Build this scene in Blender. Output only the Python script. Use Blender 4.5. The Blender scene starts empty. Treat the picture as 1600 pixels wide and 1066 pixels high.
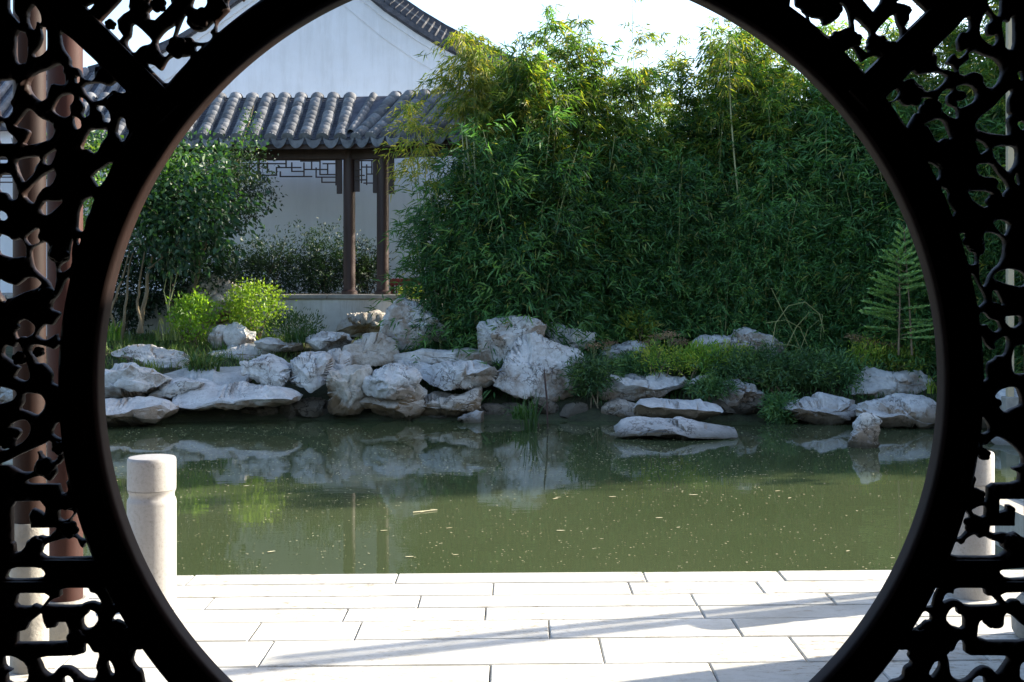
import bpy, bmesh, math, random
import numpy as np
from mathutils import Vector, Matrix, noise
R = math.radians
random.seed(7)
scene = bpy.context.scene
C = scene.collection

# ------------------------------------------------------------------ camera, sky, sun, exposure
EYE = 1.6          # eye height above the terrace
FPX = 2000.0       # focal length in photograph pixels (1600 px wide)
cam_d = bpy.data.cameras.new('camera')
cam = bpy.data.objects.new('camera', cam_d)
C.objects.link(cam)
cam.location = (0, 0, EYE)
cam.rotation_euler = (R(90), 0, 0)
cam_d.sensor_width = 36
cam_d.lens = FPX/1600*36
cam_d.shift_y = -(533-430)/1600
cam_d.clip_start = 0.05
cam_d.clip_end = 2000
scene.camera = cam

SUN_AZ = 21      # degrees from +X towards +Y
SUN_EL = 26
world = bpy.data.worlds.new('World')
scene.world = world
world.use_nodes = True
wn = world.node_tree.nodes
bg = wn['Background']
sky = wn.new('ShaderNodeTexSky')
sky.sky_type = 'NISHITA'
sky.sun_disc = False
sky.sun_elevation = R(SUN_EL)
sky.sun_rotation = R(90-SUN_AZ)
sky.air_density = 1.0
sky.dust_density = 2.0
sky.ozone_density = 2.4
world.node_tree.links.new(sky.outputs[0], bg.inputs[0])
bg.inputs[1].default_value = 0.15
sun_d = bpy.data.lights.new('sun', 'SUN')
sun_d.energy = 5.0
sun_d.angle = R(0.6)
sun_d.color = (1.0, 0.91, 0.76)
sun = bpy.data.objects.new('sun', sun_d)
C.objects.link(sun)
sv = Vector((math.cos(R(SUN_AZ))*math.cos(R(SUN_EL)), math.sin(R(SUN_AZ))*math.cos(R(SUN_EL)), math.sin(R(SUN_EL))))
sun.rotation_euler = sv.to_track_quat('Z', 'Y').to_euler()
scene.view_settings.view_transform = 'Standard'
scene.view_settings.look = 'None'
scene.view_settings.exposure = 1.68
scene.view_settings.gamma = 1
scene.view_settings.use_curve_mapping = False
try:
    scene.cycles.max_bounces = 8
    scene.cycles.diffuse_bounces = 4
    scene.cycles.transmission_bounces = 4
except Exception:
    pass

# ------------------------------------------------------------------ helpers
WATER_Z = -0.35

def P(x, y, d):
    return Vector(((x-800)/FPX*d, d, EYE-(y-430)/FPX*d))

def tag(o, label=None, cat=None, group=None, kind=None):
    if label: o['label'] = label
    if cat: o['category'] = cat
    if group: o['group'] = group
    if kind: o['kind'] = kind
    return o

def empty(name, loc, label=None, cat=None, group=None, rz=0):
    o = bpy.data.objects.new(name, None)
    C.objects.link(o)
    o.location = loc
    o.rotation_euler = (0, 0, rz)
    o.empty_display_size = 0.1
    o.matrix_basis = Matrix.Translation(Vector(loc)) @ Matrix.Rotation(rz, 4, 'Z')
    return tag(o, label, cat, group)

def link(name, me, parent=None, world=True):
    """link a mesh; with world=True its vertices are world coordinates even under a parent"""
    o = bpy.data.objects.new(name, me)
    C.objects.link(o)
    if parent:
        o.parent = parent
        if world:
            m = parent.matrix_basis
            p = parent.parent
            while p:
                m = p.matrix_basis @ m
                p = p.parent
            o.matrix_basis = m.inverted()
    return o

def mesh(name, verts, faces, mat, smooth=False, att=None):
    me = bpy.data.meshes.new(name)
    verts = np.asarray(verts, dtype=np.float32)
    if isinstance(faces, np.ndarray):
        n, k = faces.shape
        me.vertices.add(len(verts))
        me.vertices.foreach_set('co', verts.ravel())
        me.loops.add(n*k)
        me.loops.foreach_set('vertex_index', faces.astype(np.int32).ravel())
        me.polygons.add(n)
        me.polygons.foreach_set('loop_start', (np.arange(n)*k).astype(np.int32))
        me.update(calc_edges=True)
    else:
        me.from_pydata([tuple(map(float, v)) for v in verts], [], faces)
        me.update()
    if att is not None:
        a = me.attributes.new('tint', 'FLOAT', 'POINT')
        a.data.foreach_set('value', np.asarray(att, dtype=np.float32))
    if smooth:
        me.polygons.foreach_set('use_smooth', [True]*len(me.polygons))
    me.materials.append(mat)
    return me

class MB:
    """collects simple solids into one mesh"""
    def __init__(s): s.v = []; s.f = []
    def add(s, vs, fs):
        n = len(s.v)
        s.v += [tuple(v) for v in vs]
        s.f += [tuple(i+n for i in f) for f in fs]
    def box(s, x0, y0, z0, x1, y1, z1, b=0.0, M=None):
        if b <= 0:
            vs = [(x, y, z) for x in (x0, x1) for y in (y0, y1) for z in (z0, z1)]
            fs = [(0,1,3,2),(4,6,7,5),(0,4,5,1),(2,3,7,6),(0,2,6,4),(1,5,7,3)]
        else:
            # bevelled box: 24 verts
            vs = []
            idx = {}
            for i, x in enumerate((x0, x1)):
                for j, y in enumerate((y0, y1)):
                    for k, z in enumerate((z0, z1)):
                        sx, sy, sz = (b, -b)[i], (b, -b)[j], (b, -b)[k]
                        idx[(i,j,k,0)] = len(vs); vs.append((x, y+sy, z+sz))
                        idx[(i,j,k,1)] = len(vs); vs.append((x+sx, y, z+sz))
                        idx[(i,j,k,2)] = len(vs); vs.append((x+sx, y+sy, z))
            g = lambda i,j,k,a: idx[(i,j,k,a)]
            fs = []
            for i in (0,1): fs.append((g(i,0,0,0), g(i,1,0,0), g(i,1,1,0), g(i,0,1,0)))
            for j in (0,1): fs.append((g(0,j,0,1), g(1,j,0,1), g(1,j,1,1), g(0,j,1,1)))
            for k in (0,1): fs.append((g(0,0,k,2), g(1,0,k,2), g(1,1,k,2), g(0,1,k,2)))
            for i in (0,1):
                for j in (0,1): fs.append((g(i,j,0,0), g(i,j,1,0), g(i,j,1,1), g(i,j,0,1)))
                for k in (0,1): fs.append((g(i,0,k,0), g(i,1,k,0), g(i,1,k,2), g(i,0,k,2)))
            for j in (0,1):
                for k in (0,1): fs.append((g(0,j,k,1), g(1,j,k,1), g(1,j,k,2), g(0,j,k,2)))
            for i in (0,1):
                for j in (0,1):
                    for k in (0,1): fs.append((g(i,j,k,0), g(i,j,k,1), g(i,j,k,2)))
        if M is not None: vs = [tuple(M @ Vector(v)) for v in vs]
        s.add(vs, fs)
    def tube(s, pts, rad, n=6, cap=True):
        pts = [Vector(p) for p in pts]
        if not hasattr(rad, '__len__'): rad = [rad]*len(pts)
        rings = []
        for i, p in enumerate(pts):
            d = (pts[min(i+1, len(pts)-1)]-pts[max(i-1, 0)])
            if d.length < 1e-9: d = Vector((0,0,1))
            d.normalize()
            a = d.cross(Vector((0.31, 0.95, 0.05)))
            if a.length < 0.05: a = d.cross(Vector((1, 0, 0)))
            a.normalize(); b = d.cross(a)
            rings.append([p+(a*math.cos(2*math.pi*k/n)+b*math.sin(2*math.pi*k/n))*rad[i] for k in range(n)])
        vs = [v for r in rings for v in r]
        fs = []
        for i in range(len(pts)-1):
            for k in range(n):
                fs.append((i*n+k, i*n+(k+1)%n, (i+1)*n+(k+1)%n, (i+1)*n+k))
        if cap:
            fs.append(tuple(range(n-1, -1, -1)))
            fs.append(tuple((len(pts)-1)*n+k for k in range(n)))
        s.add(vs, fs)
    def lathe(s, prof, n=32, c=(0,0,0)):
        vs = []; fs = []
        for r, z in prof:
            for k in range(n):
                a = 2*math.pi*k/n
                vs.append((c[0]+r*math.cos(a), c[1]+r*math.sin(a), c[2]+z))
        m = len(prof)
        for i in range(m-1):
            for k in range(n):
                fs.append((i*n+k, i*n+(k+1)%n, (i+1)*n+(k+1)%n, (i+1)*n+k))
        fs.append(tuple(range(n-1, -1, -1)))
        fs.append(tuple((m-1)*n+k for k in range(n)))
        s.add(vs, fs)
    def build(s, name, mat, parent=None, smooth=False, world=True):
        me = mesh(name, s.v, s.f, mat)
        bm = bmesh.new(); bm.from_mesh(me)
        bmesh.ops.recalc_face_normals(bm, faces=bm.faces)
        bm.to_mesh(me); bm.free()
        if smooth:
            me.polygons.foreach_set('use_smooth', [True]*len(me.polygons))
            try: me.set_sharp_from_angle(angle=R(40))
            except Exception: pass
        return link(name, me, parent, world)

# ------------------------------------------------------------------ materials
def newmat(name):
    m = bpy.data.materials.new(name); m.use_nodes = True
    return m, m.node_tree.nodes, m.node_tree.links, m.node_tree.nodes['Principled BSDF']

def ramp(N, pts):
    r = N.new('ShaderNodeValToRGB')
    e = r.color_ramp.elements
    while len(e) < len(pts): e.new(0.5)
    for i, (p, c) in enumerate(pts):
        e[i].position = p
        e[i].color = (*c, 1) if len(c) == 3 else c
    return r

def tex(N, L, scale, detail=6, rough=0.6, co=None, kind='noise', vec_scale=None):
    t = N.new('ShaderNodeTexNoise' if kind == 'noise' else 'ShaderNodeTexVoronoi')
    t.inputs['Scale'].default_value = scale
    if kind == 'noise':
        t.inputs['Detail'].default_value = detail
        t.inputs['Roughness'].default_value = rough
    if co is None:
        g = N.new('ShaderNodeNewGeometry'); co = g.outputs['Position']
    if vec_scale:
        mp = N.new('ShaderNodeMapping'); mp.inputs['Scale'].default_value = vec_scale
        L.new(co, mp.inputs[0]); co = mp.outputs[0]
    L.new(co, t.inputs['Vector'])
    return t

def bump(N, L, src, strength, dist, B, prev=None):
    b = N.new('ShaderNodeBump')
    b.inputs['Strength'].default_value = strength
    b.inputs['Distance'].default_value = dist
    L.new(src, b.inputs['Height'])
    if prev: L.new(prev.outputs[0], b.inputs['Normal'])
    L.new(b.outputs[0], B.inputs['Normal'])
    return b

def mix(N, L, a, b, fac, mode='MIX'):
    m = N.new('ShaderNodeMix'); m.data_type = 'RGBA'; m.blend_type = mode
    for s, v in ((6, a), (7, b), (0, fac)):
        if hasattr(v, 'is_linked') or hasattr(v, 'links'): L.new(v, m.inputs[s])
        else: m.inputs[s].default_value = v if s == 0 else (*v, 1)
    return m.outputs[2]

def simple(name, c0, c1, scale, rough=0.7, bs=0.3, bd=0.01, bscale=None, spec=0.3, vec_scale=None, objrand=0):
    m, N, L, B = newmat(name)
    t = tex(N, L, scale, vec_scale=vec_scale)
    r = ramp(N, [(0.3, c0), (0.7, c1)])
    L.new(t.outputs[0], r.inputs[0])
    out = r.outputs[0]
    if objrand:
        oi = N.new('ShaderNodeObjectInfo')
        mr = N.new('ShaderNodeMapRange')
        mr.inputs[3].default_value = 1-objrand; mr.inputs[4].default_value = 1+objrand
        L.new(oi.outputs['Random'], mr.inputs[0])
        cc = N.new('ShaderNodeVectorMath'); cc.operation = 'SCALE'
        L.new(out, cc.inputs[0]); L.new(mr.outputs[0], cc.inputs['Scale'])
        out = cc.outputs[0]
    L.new(out, B.inputs['Base Color'])
    B.inputs['Roughness'].default_value = rough
    B.inputs['Specular IOR Level'].default_value = spec
    t2 = tex(N, L, bscale or scale*4, vec_scale=vec_scale)
    bump(N, L, t2.outputs[0], bs, bd, B)
    return m

M = {}
M['dark_wood'] = simple('dark_wood', (0.012, 0.005, 0.0035), (0.028, 0.011, 0.007), 9, 0.6, 0.15, 0.004, 30, 0.2, (1, 1, 0.15))
M['red_wood'] = simple('red_wood', (0.035, 0.012, 0.010), (0.07, 0.024, 0.018), 9, 0.5, 0.2, 0.004, 30, 0.4, (1, 1, 0.12))
M['column_wood'] = simple('column_wood', (0.032, 0.012, 0.009), (0.06, 0.022, 0.017), 6, 0.65, 0.2, 0.003, 30, 0.2, (1, 1, 0.12))
M['pav_wood'] = simple('pav_wood', (0.030, 0.017, 0.015), (0.058, 0.032, 0.027), 6, 0.5, 0.3, 0.006, 30, 0.35, (1, 1, 0.15))
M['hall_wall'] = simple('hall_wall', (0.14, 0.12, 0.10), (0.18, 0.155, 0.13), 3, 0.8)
M['hall_floor'] = simple('hall_floor', (0.035, 0.03, 0.026), (0.06, 0.052, 0.045), 5, 0.5)
M['soil'] = simple('soil', (0.022, 0.022, 0.011), (0.05, 0.058, 0.026), 5, 0.9, 0.8, 0.05, 25)
M['beige'] = simple('beige', (0.38, 0.31, 0.2), (0.45, 0.37, 0.25), 4, 0.7)
M['red_paint'] = simple('red_paint', (0.10, 0.014, 0.014), (0.15, 0.02, 0.02), 8, 0.6)
M['bark'] = simple('bark', (0.10, 0.075, 0.045), (0.24, 0.19, 0.12), 20, 0.85, 0.6, 0.01, 60, 0.2, (1, 1, 0.3))
M['culm_pale'] = simple('culm_pale', (0.22, 0.24, 0.10), (0.36, 0.35, 0.18), 9, 0.45, 0.1, 0.002, 30, 0.4, (1, 1, 0.5))
M['culm'] = simple('culm', (0.16, 0.19, 0.06), (0.30, 0.30, 0.13), 9, 0.45, 0.1, 0.002, 30, 0.4, (1, 1, 0.5))
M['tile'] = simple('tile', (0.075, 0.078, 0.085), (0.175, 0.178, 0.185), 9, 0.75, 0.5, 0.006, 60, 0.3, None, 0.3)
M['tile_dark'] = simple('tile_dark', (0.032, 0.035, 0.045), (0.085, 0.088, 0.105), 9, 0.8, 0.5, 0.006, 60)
M['ledge'] = simple('ledge', (0.20, 0.19, 0.17), (0.34, 0.32, 0.28), 7, 0.8, 0.5, 0.01, 50)

def plaster(name, base, dirt, amount=0.5):
    m, N, L, B = newmat(name)
    t = tex(N, L, 0.9, 8, 0.7); r = ramp(N, [(0.35, (0,0,0)), (0.75, (1,1,1))]); L.new(t.outputs[0], r.inputs[0])
    t2 = tex(N, L, 2.0, 9, 0.78, vec_scale=(2.2, 2.2, 0.22)); r2 = ramp(N, [(0.47, (0,0,0)), (0.72, (1,1,1))]); L.new(t2.outputs[0], r2.inputs[0])
    mm = N.new('ShaderNodeMath'); mm.operation = 'MULTIPLY'; mm.inputs[1].default_value = amount
    ad = N.new('ShaderNodeMath'); ad.operation = 'ADD'; ad.use_clamp = True
    L.new(r.outputs[0], ad.inputs[0]); L.new(r2.outputs[0], ad.inputs[1]); L.new(ad.outputs[0], mm.inputs[0])
    L.new(mix(N, L, base, dirt, mm.outputs[0]), B.inputs['Base Color'])
    B.inputs['Roughness'].default_value = 0.9
    B.inputs['Specular IOR Level'].default_value = 0.15
    t3 = tex(N, L, 40, 5); bump(N, L, t3.outputs[0], 0.25, 0.005, B)
    return m
M['plaster'] = plaster('white_plaster', (0.62, 0.65, 0.70), (0.42, 0.43, 0.44), 0.42)
M['rear'] = plaster('rear_plaster', (0.80, 0.81, 0.83), (0.66, 0.67, 0.68), 0.5)
M['plinth'] = plaster('plinth_plaster', (0.66, 0.65, 0.62), (0.26, 0.22, 0.17), 0.6)

def paving_mat():
    m, N, L, B = newmat('pale_stone')
    t = tex(N, L, 2.2, 8, 0.7); r = ramp(N, [(0.3, (0.42, 0.40, 0.34)), (0.7, (0.58, 0.565, 0.52))]); L.new(t.outputs[0], r.inputs[0])
    t2 = tex(N, L, 26, 8, 0.8, vec_scale=(0.5, 1, 1)); r2 = ramp(N, [(0.36, (0.42, 0.34, 0.23)), (0.49, (1, 1, 1))]); L.new(t2.outputs[0], r2.inputs[0])
    t4 = tex(N, L, 0.8, 3, 0.5); r4 = ramp(N, [(0.38, (0, 0, 0)), (0.55, (1, 1, 1))]); L.new(t4.outputs[0], r4.inputs[0])
    stain = mix(N, L, (1, 1, 1), r2.outputs[0], r4.outputs[0])
    c = mix(N, L, r.outputs[0], stain, 1.0, 'MULTIPLY')
    oi = N.new('ShaderNodeObjectInfo'); mr = N.new('ShaderNodeMapRange'); mr.inputs[3].default_value = 0.82; mr.inputs[4].default_value = 1.08
    L.new(oi.outputs['Random'], mr.inputs[0])
    sc = N.new('ShaderNodeVectorMath'); sc.operation = 'SCALE'; L.new(c, sc.inputs[0]); L.new(mr.outputs[0], sc.inputs['Scale'])
    L.new(sc.outputs[0], B.inputs['Base Color'])
    B.inputs['Roughness'].default_value = 0.75
    b1 = bump(N, L, t2.outputs[0], 0.5, 0.004, B)
    t3 = tex(N, L, 120, 4); bump(N, L, t3.outputs[0], 0.3, 0.002, B, b1)
    return m
M['paving'] = paving_mat()
M['grout'] = simple('grout', (0.30, 0.27, 0.22), (0.42, 0.39, 0.33), 20, 0.9)

def post_mat():
    m, N, L, B = newmat('marble_post')
    t = tex(N, L, 60, 8, 0.8); r = ramp(N, [(0.33, (0.22, 0.205, 0.18)), (0.45, (0.31, 0.295, 0.28)), (0.8, (0.38, 0.365, 0.35))]); L.new(t.outputs[0], r.inputs[0])
    L.new(r.outputs[0], B.inputs['Base Color']); B.inputs['Roughness'].default_value = 0.6
    bump(N, L, t.outputs[0], 0.5, 0.004, B)
    return m
M['post'] = post_mat()

def rock_mat(name, light, mid, brown, bamt):
    m, N, L, B = newmat(name)
    g = N.new('ShaderNodeNewGeometry'); pos = g.outputs['Position']
    t = tex(N, L, 4.5, 10, 0.72, pos); r = ramp(N, [(0.30, mid), (0.62, light)]); L.new(t.outputs[0], r.inputs[0])
    # brown iron staining, in patches and under a waterline
    t2 = tex(N, L, 1.7, 6, 0.65, pos)
    sp = N.new('ShaderNodeSeparateXYZ'); L.new(pos, sp.inputs[0])
    sn = N.new('ShaderNodeSeparateXYZ'); L.new(g.outputs['Normal'], sn.inputs[0])
    mz = N.new('ShaderNodeMapRange'); mz.inputs[1].default_value = WATER_Z+0.02; mz.inputs[2].default_value = WATER_Z+0.42; mz.inputs[3].default_value = 0.30; mz.inputs[4].default_value = 0.0
    L.new(sp.outputs[2], mz.inputs[0])
    ad = N.new('ShaderNodeMath'); ad.operation = 'ADD'; L.new(t2.outputs[0], ad.inputs[0]); L.new(mz.outputs[0], ad.inputs[1])
    rb = ramp(N, [(0.47, (0, 0, 0)), (0.60, (1, 1, 1))]); L.new(ad.outputs[0], rb.inputs[0])
    # brown staining fades on the upward faces and stays on the steep ones
    mn = N.new('ShaderNodeMapRange'); mn.inputs[1].default_value = 0.1; mn.inputs[2].default_value = 0.75; mn.inputs[3].default_value = bamt; mn.inputs[4].default_value = bamt*0.15
    L.new(sn.outputs[2], mn.inputs[0])
    mu = N.new('ShaderNodeMath'); mu.operation = 'MULTIPLY'; L.new(rb.outputs[0], mu.inputs[0]); L.new(mn.outputs[0], mu.inputs[1])
    c = mix(N, L, r.outputs[0], brown, mu.outputs[0])
    # wet black line at the water
    mw = N.new('ShaderNodeMapRange'); mw.inputs[1].default_value = WATER_Z+0.03; mw.inputs[2].default_value = WATER_Z+0.20; mw.inputs[3].default_value = 0.8; mw.inputs[4].default_value = 0.0
    L.new(sp.outputs[2], mw.inputs[0])
    c = mix(N, L, c, (0.05, 0.045, 0.03), mw.outputs[0])
    # cracks and pits
    v = N.new('ShaderNodeTexVoronoi'); v.feature = 'DISTANCE_TO_EDGE'; v.inputs['Scale'].default_value = 2.6
    tw = tex(N, L, 3.0, 5, 0.6, pos); av = N.new('ShaderNodeVectorMath'); av.operation = 'ADD'
    L.new(pos, av.inputs[0]); L.new(tw.outputs['Color'], av.inputs[1]); L.new(av.outputs[0], v.inputs['Vector'])
    rc = ramp(N, [(0.0, (0.22, 0.19, 0.16)), (0.04, (1, 1, 1))]); L.new(v.outputs['Distance'], rc.inputs[0])
    tm = tex(N, L, 1.3, 2, 0.5, pos); rm = ramp(N, [(0.48, (0, 0, 0)), (0.6, (1, 1, 1))]); L.new(tm.outputs[0], rm.inputs[0])
    crack = mix(N, L, (1, 1, 1), rc.outputs[0], rm.outputs[0])
    c = mix(N, L, c, crack, 1.0, 'MULTIPLY')
    t5 = tex(N, L, 22, 8, 0.8, pos); r5 = ramp(N, [(0.30, (0.48, 0.44, 0.39)), (0.46, (1, 1, 1))]); L.new(t5.outputs[0], r5.inputs[0])
    c = mix(N, L, c, r5.outputs[0], 1.0, 'MULTIPLY')
    L.new(c, B.inputs['Base Color'])
    B.inputs['Roughness'].default_value = 0.85; B.inputs['Specular IOR Level'].default_value = 0.25
    b1 = bump(N, L, crack, 0.5, 0.02, B)
    b2 = bump(N, L, t.outputs[0], 0.6, 0.10, B, b1)
    bump(N, L, t5.outputs[0], 0.6, 0.03, B, b2)
    return m
M['rock'] = rock_mat('limestone', (0.62, 0.61, 0.59), (0.40, 0.39, 0.375), (0.22, 0.15, 0.09), 0.85)
M['rock_brown'] = rock_mat('limestone_brown', (0.50, 0.465, 0.41), (0.28, 0.24, 0.19), (0.17, 0.115, 0.065), 1.0)
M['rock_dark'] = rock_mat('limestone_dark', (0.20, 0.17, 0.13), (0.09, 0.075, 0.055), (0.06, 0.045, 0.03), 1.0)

def leaf_mat(name, cols, trans=0.35, rough=0.5, tcol=(1.6, 1.7, 0.5)):
    m, N, L, B = newmat(name)
    a = N.new('ShaderNodeAttribute'); a.attribute_name = 'tint'
    r = ramp(N, [(i/(len(cols)-1) if len(cols) > 1 else 0, c) for i, c in enumerate(cols)])
    L.new(a.outputs['Fac'], r.inputs[0])
    oi = N.new('ShaderNodeObjectInfo'); mr = N.new('ShaderNodeMapRange'); mr.inputs[3].default_value = 0.62; mr.inputs[4].default_value = 1.38
    L.new(oi.outputs['Random'], mr.inputs[0])
    sc = N.new('ShaderNodeVectorMath'); sc.operation = 'SCALE'; L.new(r.outputs[0], sc.inputs[0]); L.new(mr.outputs[0], sc.inputs['Scale'])
    L.new(sc.outputs[0], B.inputs['Base Color'])
    B.inputs['Roughness'].default_value = rough
    B.inputs['Specular IOR Level'].default_value = 0.35
    t = N.new('ShaderNodeBsdfTranslucent')
    mu = N.new('ShaderNodeVectorMath'); mu.operation = 'MULTIPLY'; mu.inputs[1].default_value = tcol
    L.new(sc.outputs[0], mu.inputs[0]); L.new(mu.outputs[0], t.inputs[0])
    mx = N.new('ShaderNodeMixShader'); mx.inputs[0].default_value = trans
    L.new(B.outputs[0], mx.inputs[1]); L.new(t.outputs[0], mx.inputs[2])
    L.new(mx.outputs[0], N['Material Output'].inputs[0])
    return m
M['bamboo'] = leaf_mat('bamboo_leaf', [(0.013, 0.044, 0.018), (0.036, 0.105, 0.036), (0.082, 0.205, 0.065), (0.15, 0.26, 0.07), (0.26, 0.24, 0.07)], 0.38)
M['bamboo_tall'] = leaf_mat('bamboo_leaf_tall', [(0.024, 0.070, 0.022), (0.055, 0.13, 0.028), (0.12, 0.20, 0.035), (0.22, 0.26, 0.045), (0.36, 0.29, 0.05)], 0.5)  # lighter, yellower copy of the bamboo leaf; backlight is put into the colour
M['bamboo_yellow'] = leaf_mat('bamboo_leaf_yellow', [(0.05, 0.10, 0.02), (0.12, 0.18, 0.03), (0.24, 0.24, 0.04), (0.40, 0.32, 0.06)], 0.45)
M['tree_leaf'] = leaf_mat('tree_leaf', [(0.018, 0.055, 0.028), (0.032, 0.088, 0.038), (0.065, 0.145, 0.04), (0.16, 0.23, 0.05)], 0.35, 0.42)
M['shrub_leaf'] = leaf_mat('shrub_leaf', [(0.10, 0.19, 0.03), (0.19, 0.31, 0.04), (0.30, 0.40, 0.06)], 0.45, 0.4)  # greens raised and yellowed to stand in for sunshine on the shrubs
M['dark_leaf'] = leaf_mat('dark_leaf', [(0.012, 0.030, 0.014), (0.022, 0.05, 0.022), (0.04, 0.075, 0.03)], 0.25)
M['juniper'] = leaf_mat('juniper', [(0.030, 0.080, 0.030), (0.065, 0.15, 0.05), (0.16, 0.25, 0.06)], 0.2)
M['spray'] = leaf_mat('conifer_spray', [(0.12, 0.24, 0.10), (0.20, 0.34, 0.13), (0.32, 0.44, 0.14)], 0.3)
M['yellow_herb'] = leaf_mat('yellow_herb', [(0.06, 0.16, 0.025), (0.18, 0.28, 0.035), (0.36, 0.36, 0.06)], 0.35)
M['grass'] = leaf_mat('grass_blade', [(0.03, 0.08, 0.018), (0.06, 0.12, 0.03), (0.18, 0.19, 0.07)], 0.35)
M['flower'] = leaf_mat('flower_head', [(0.24, 0.12, 0.09), (0.36, 0.22, 0.14), (0.3, 0.26, 0.12)], 0.2)

def water_mat():
    m, N, L, B = newmat('green_water')
    t = tex(N, L, 0.35, 4, 0.5); r = ramp(N, [(0.3, (0.042, 0.056, 0.024)), (0.7, (0.056, 0.070, 0.033))]); L.new(t.outputs[0], r.inputs[0])
    t2 = tex(N, L, 55, 6, 0.75); r2 = ramp(N, [(0.66, (0, 0, 0)), (0.72, (1, 1, 1))]); L.new(t2.outputs[0], r2.inputs[0])
    L.new(r.outputs[0], B.inputs['Base Color'])
    B.inputs['Roughness'].default_value = 0.025
    B.inputs['IOR'].default_value = 1.33
    t3 = tex(N, L, 1.1, 3, 0.5, vec_scale=(1, 2.2, 1)); b = bump(N, L, t3.outputs[0], 0.06, 0.02, B)
    t4 = tex(N, L, 9, 3, 0.5, vec_scale=(1, 2.0, 1)); bump(N, L, t4.outputs[0], 0.05, 0.004, B, b)
    return m
M['water'] = water_mat()
M['debris'] = simple('debris', (0.30, 0.26, 0.14), (0.5, 0.46, 0.3), 3, 0.8)

# ------------------------------------------------------------------ ground, pond, bank
def shore_y(X):
    pts = [(-30, 16.4), (-9, 16.4), (-5, 16.6), (-4, 17.0), (-1.9, 17.1), (0, 17.0), (1.0, 17.0), (2.2, 16.9), (3.2, 16.9), (4.3, 16.8), (5.5, 16.6), (7, 15.6), (30, 13)]
    for (a, b), (c, d) in zip(pts, pts[1:]):
        if a <= X <= c: return b+(d-b)*(X-a)/(c-a)
    return 16.5
def bank_t(X, Y):
    t = Y-shore_y(X)
    t = max(t, -(X+8.5), (X-8.5))
    return t
def bank_z(X, Y):
    t = bank_t(X, Y)
    ks = [(-2, -1.1), (-0.7, -0.7), (-0.1, -0.15), (0.25, 0.05), (0.6, 0.16), (1.2, 0.46), (2.3, 0.82), (3.5, 0.92), (80, 1.0)]
    h = -1.1
    for (a, b), (c, d) in zip(ks, ks[1:]):
        if a <= t <= c: h = b+(d-b)*(t-a)/(c-a)
    if t > -0.7:
        h += 0.10*(noise.noise((X*0.9, Y*0.9, 3.1)))+0.04*noise.noise((X*3.3, Y*3.3, 1.7))
    return WATER_Z+h
xs = np.concatenate([np.linspace(-60, -10, 26), np.linspace(-9.7, 9.7, 120), np.linspace(10, 60, 26)])
ys = np.concatenate([np.linspace(7.2, 13, 12), np.linspace(13.3, 25, 76), np.linspace(26, 70, 24)])
vs = [(x, y, bank_z(x, y)) for y in ys for x in xs]
nx, ny = len(xs), len(ys)
fs = np.array([(j*nx+i, j*nx+i+1, (j+1)*nx+i+1, (j+1)*nx+i) for j in range(ny-1) for i in range(nx-1)])
tag(link('garden_ground', mesh('garden_ground', vs, fs, M['soil'], True)), 'dark planted earth rising from the pond edge', kind='structure')
g = MB(); g.box(-400, 69.5, -0.5, 400, 900, 0.55); g.box(-400, -300, -0.5, -59.5, 69.5, 0.55); g.box(59.5, -300, -0.5, 400, 69.5, 0.55)
g.box(-59.5, -300, -0.5, 59.5, -8.0, -0.02)
tag(g.build('ground', M['soil']), kind='structure')
me = mesh('pond_water', [(-30, 6.2, WATER_Z), (30, 6.2, WATER_Z), (30, 30, WATER_Z), (-30, 30, WATER_Z)], [(0, 1, 2, 3)], M['water'])
tag(link('pond_water', me), 'murky green still pond water', kind='structure')

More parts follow.
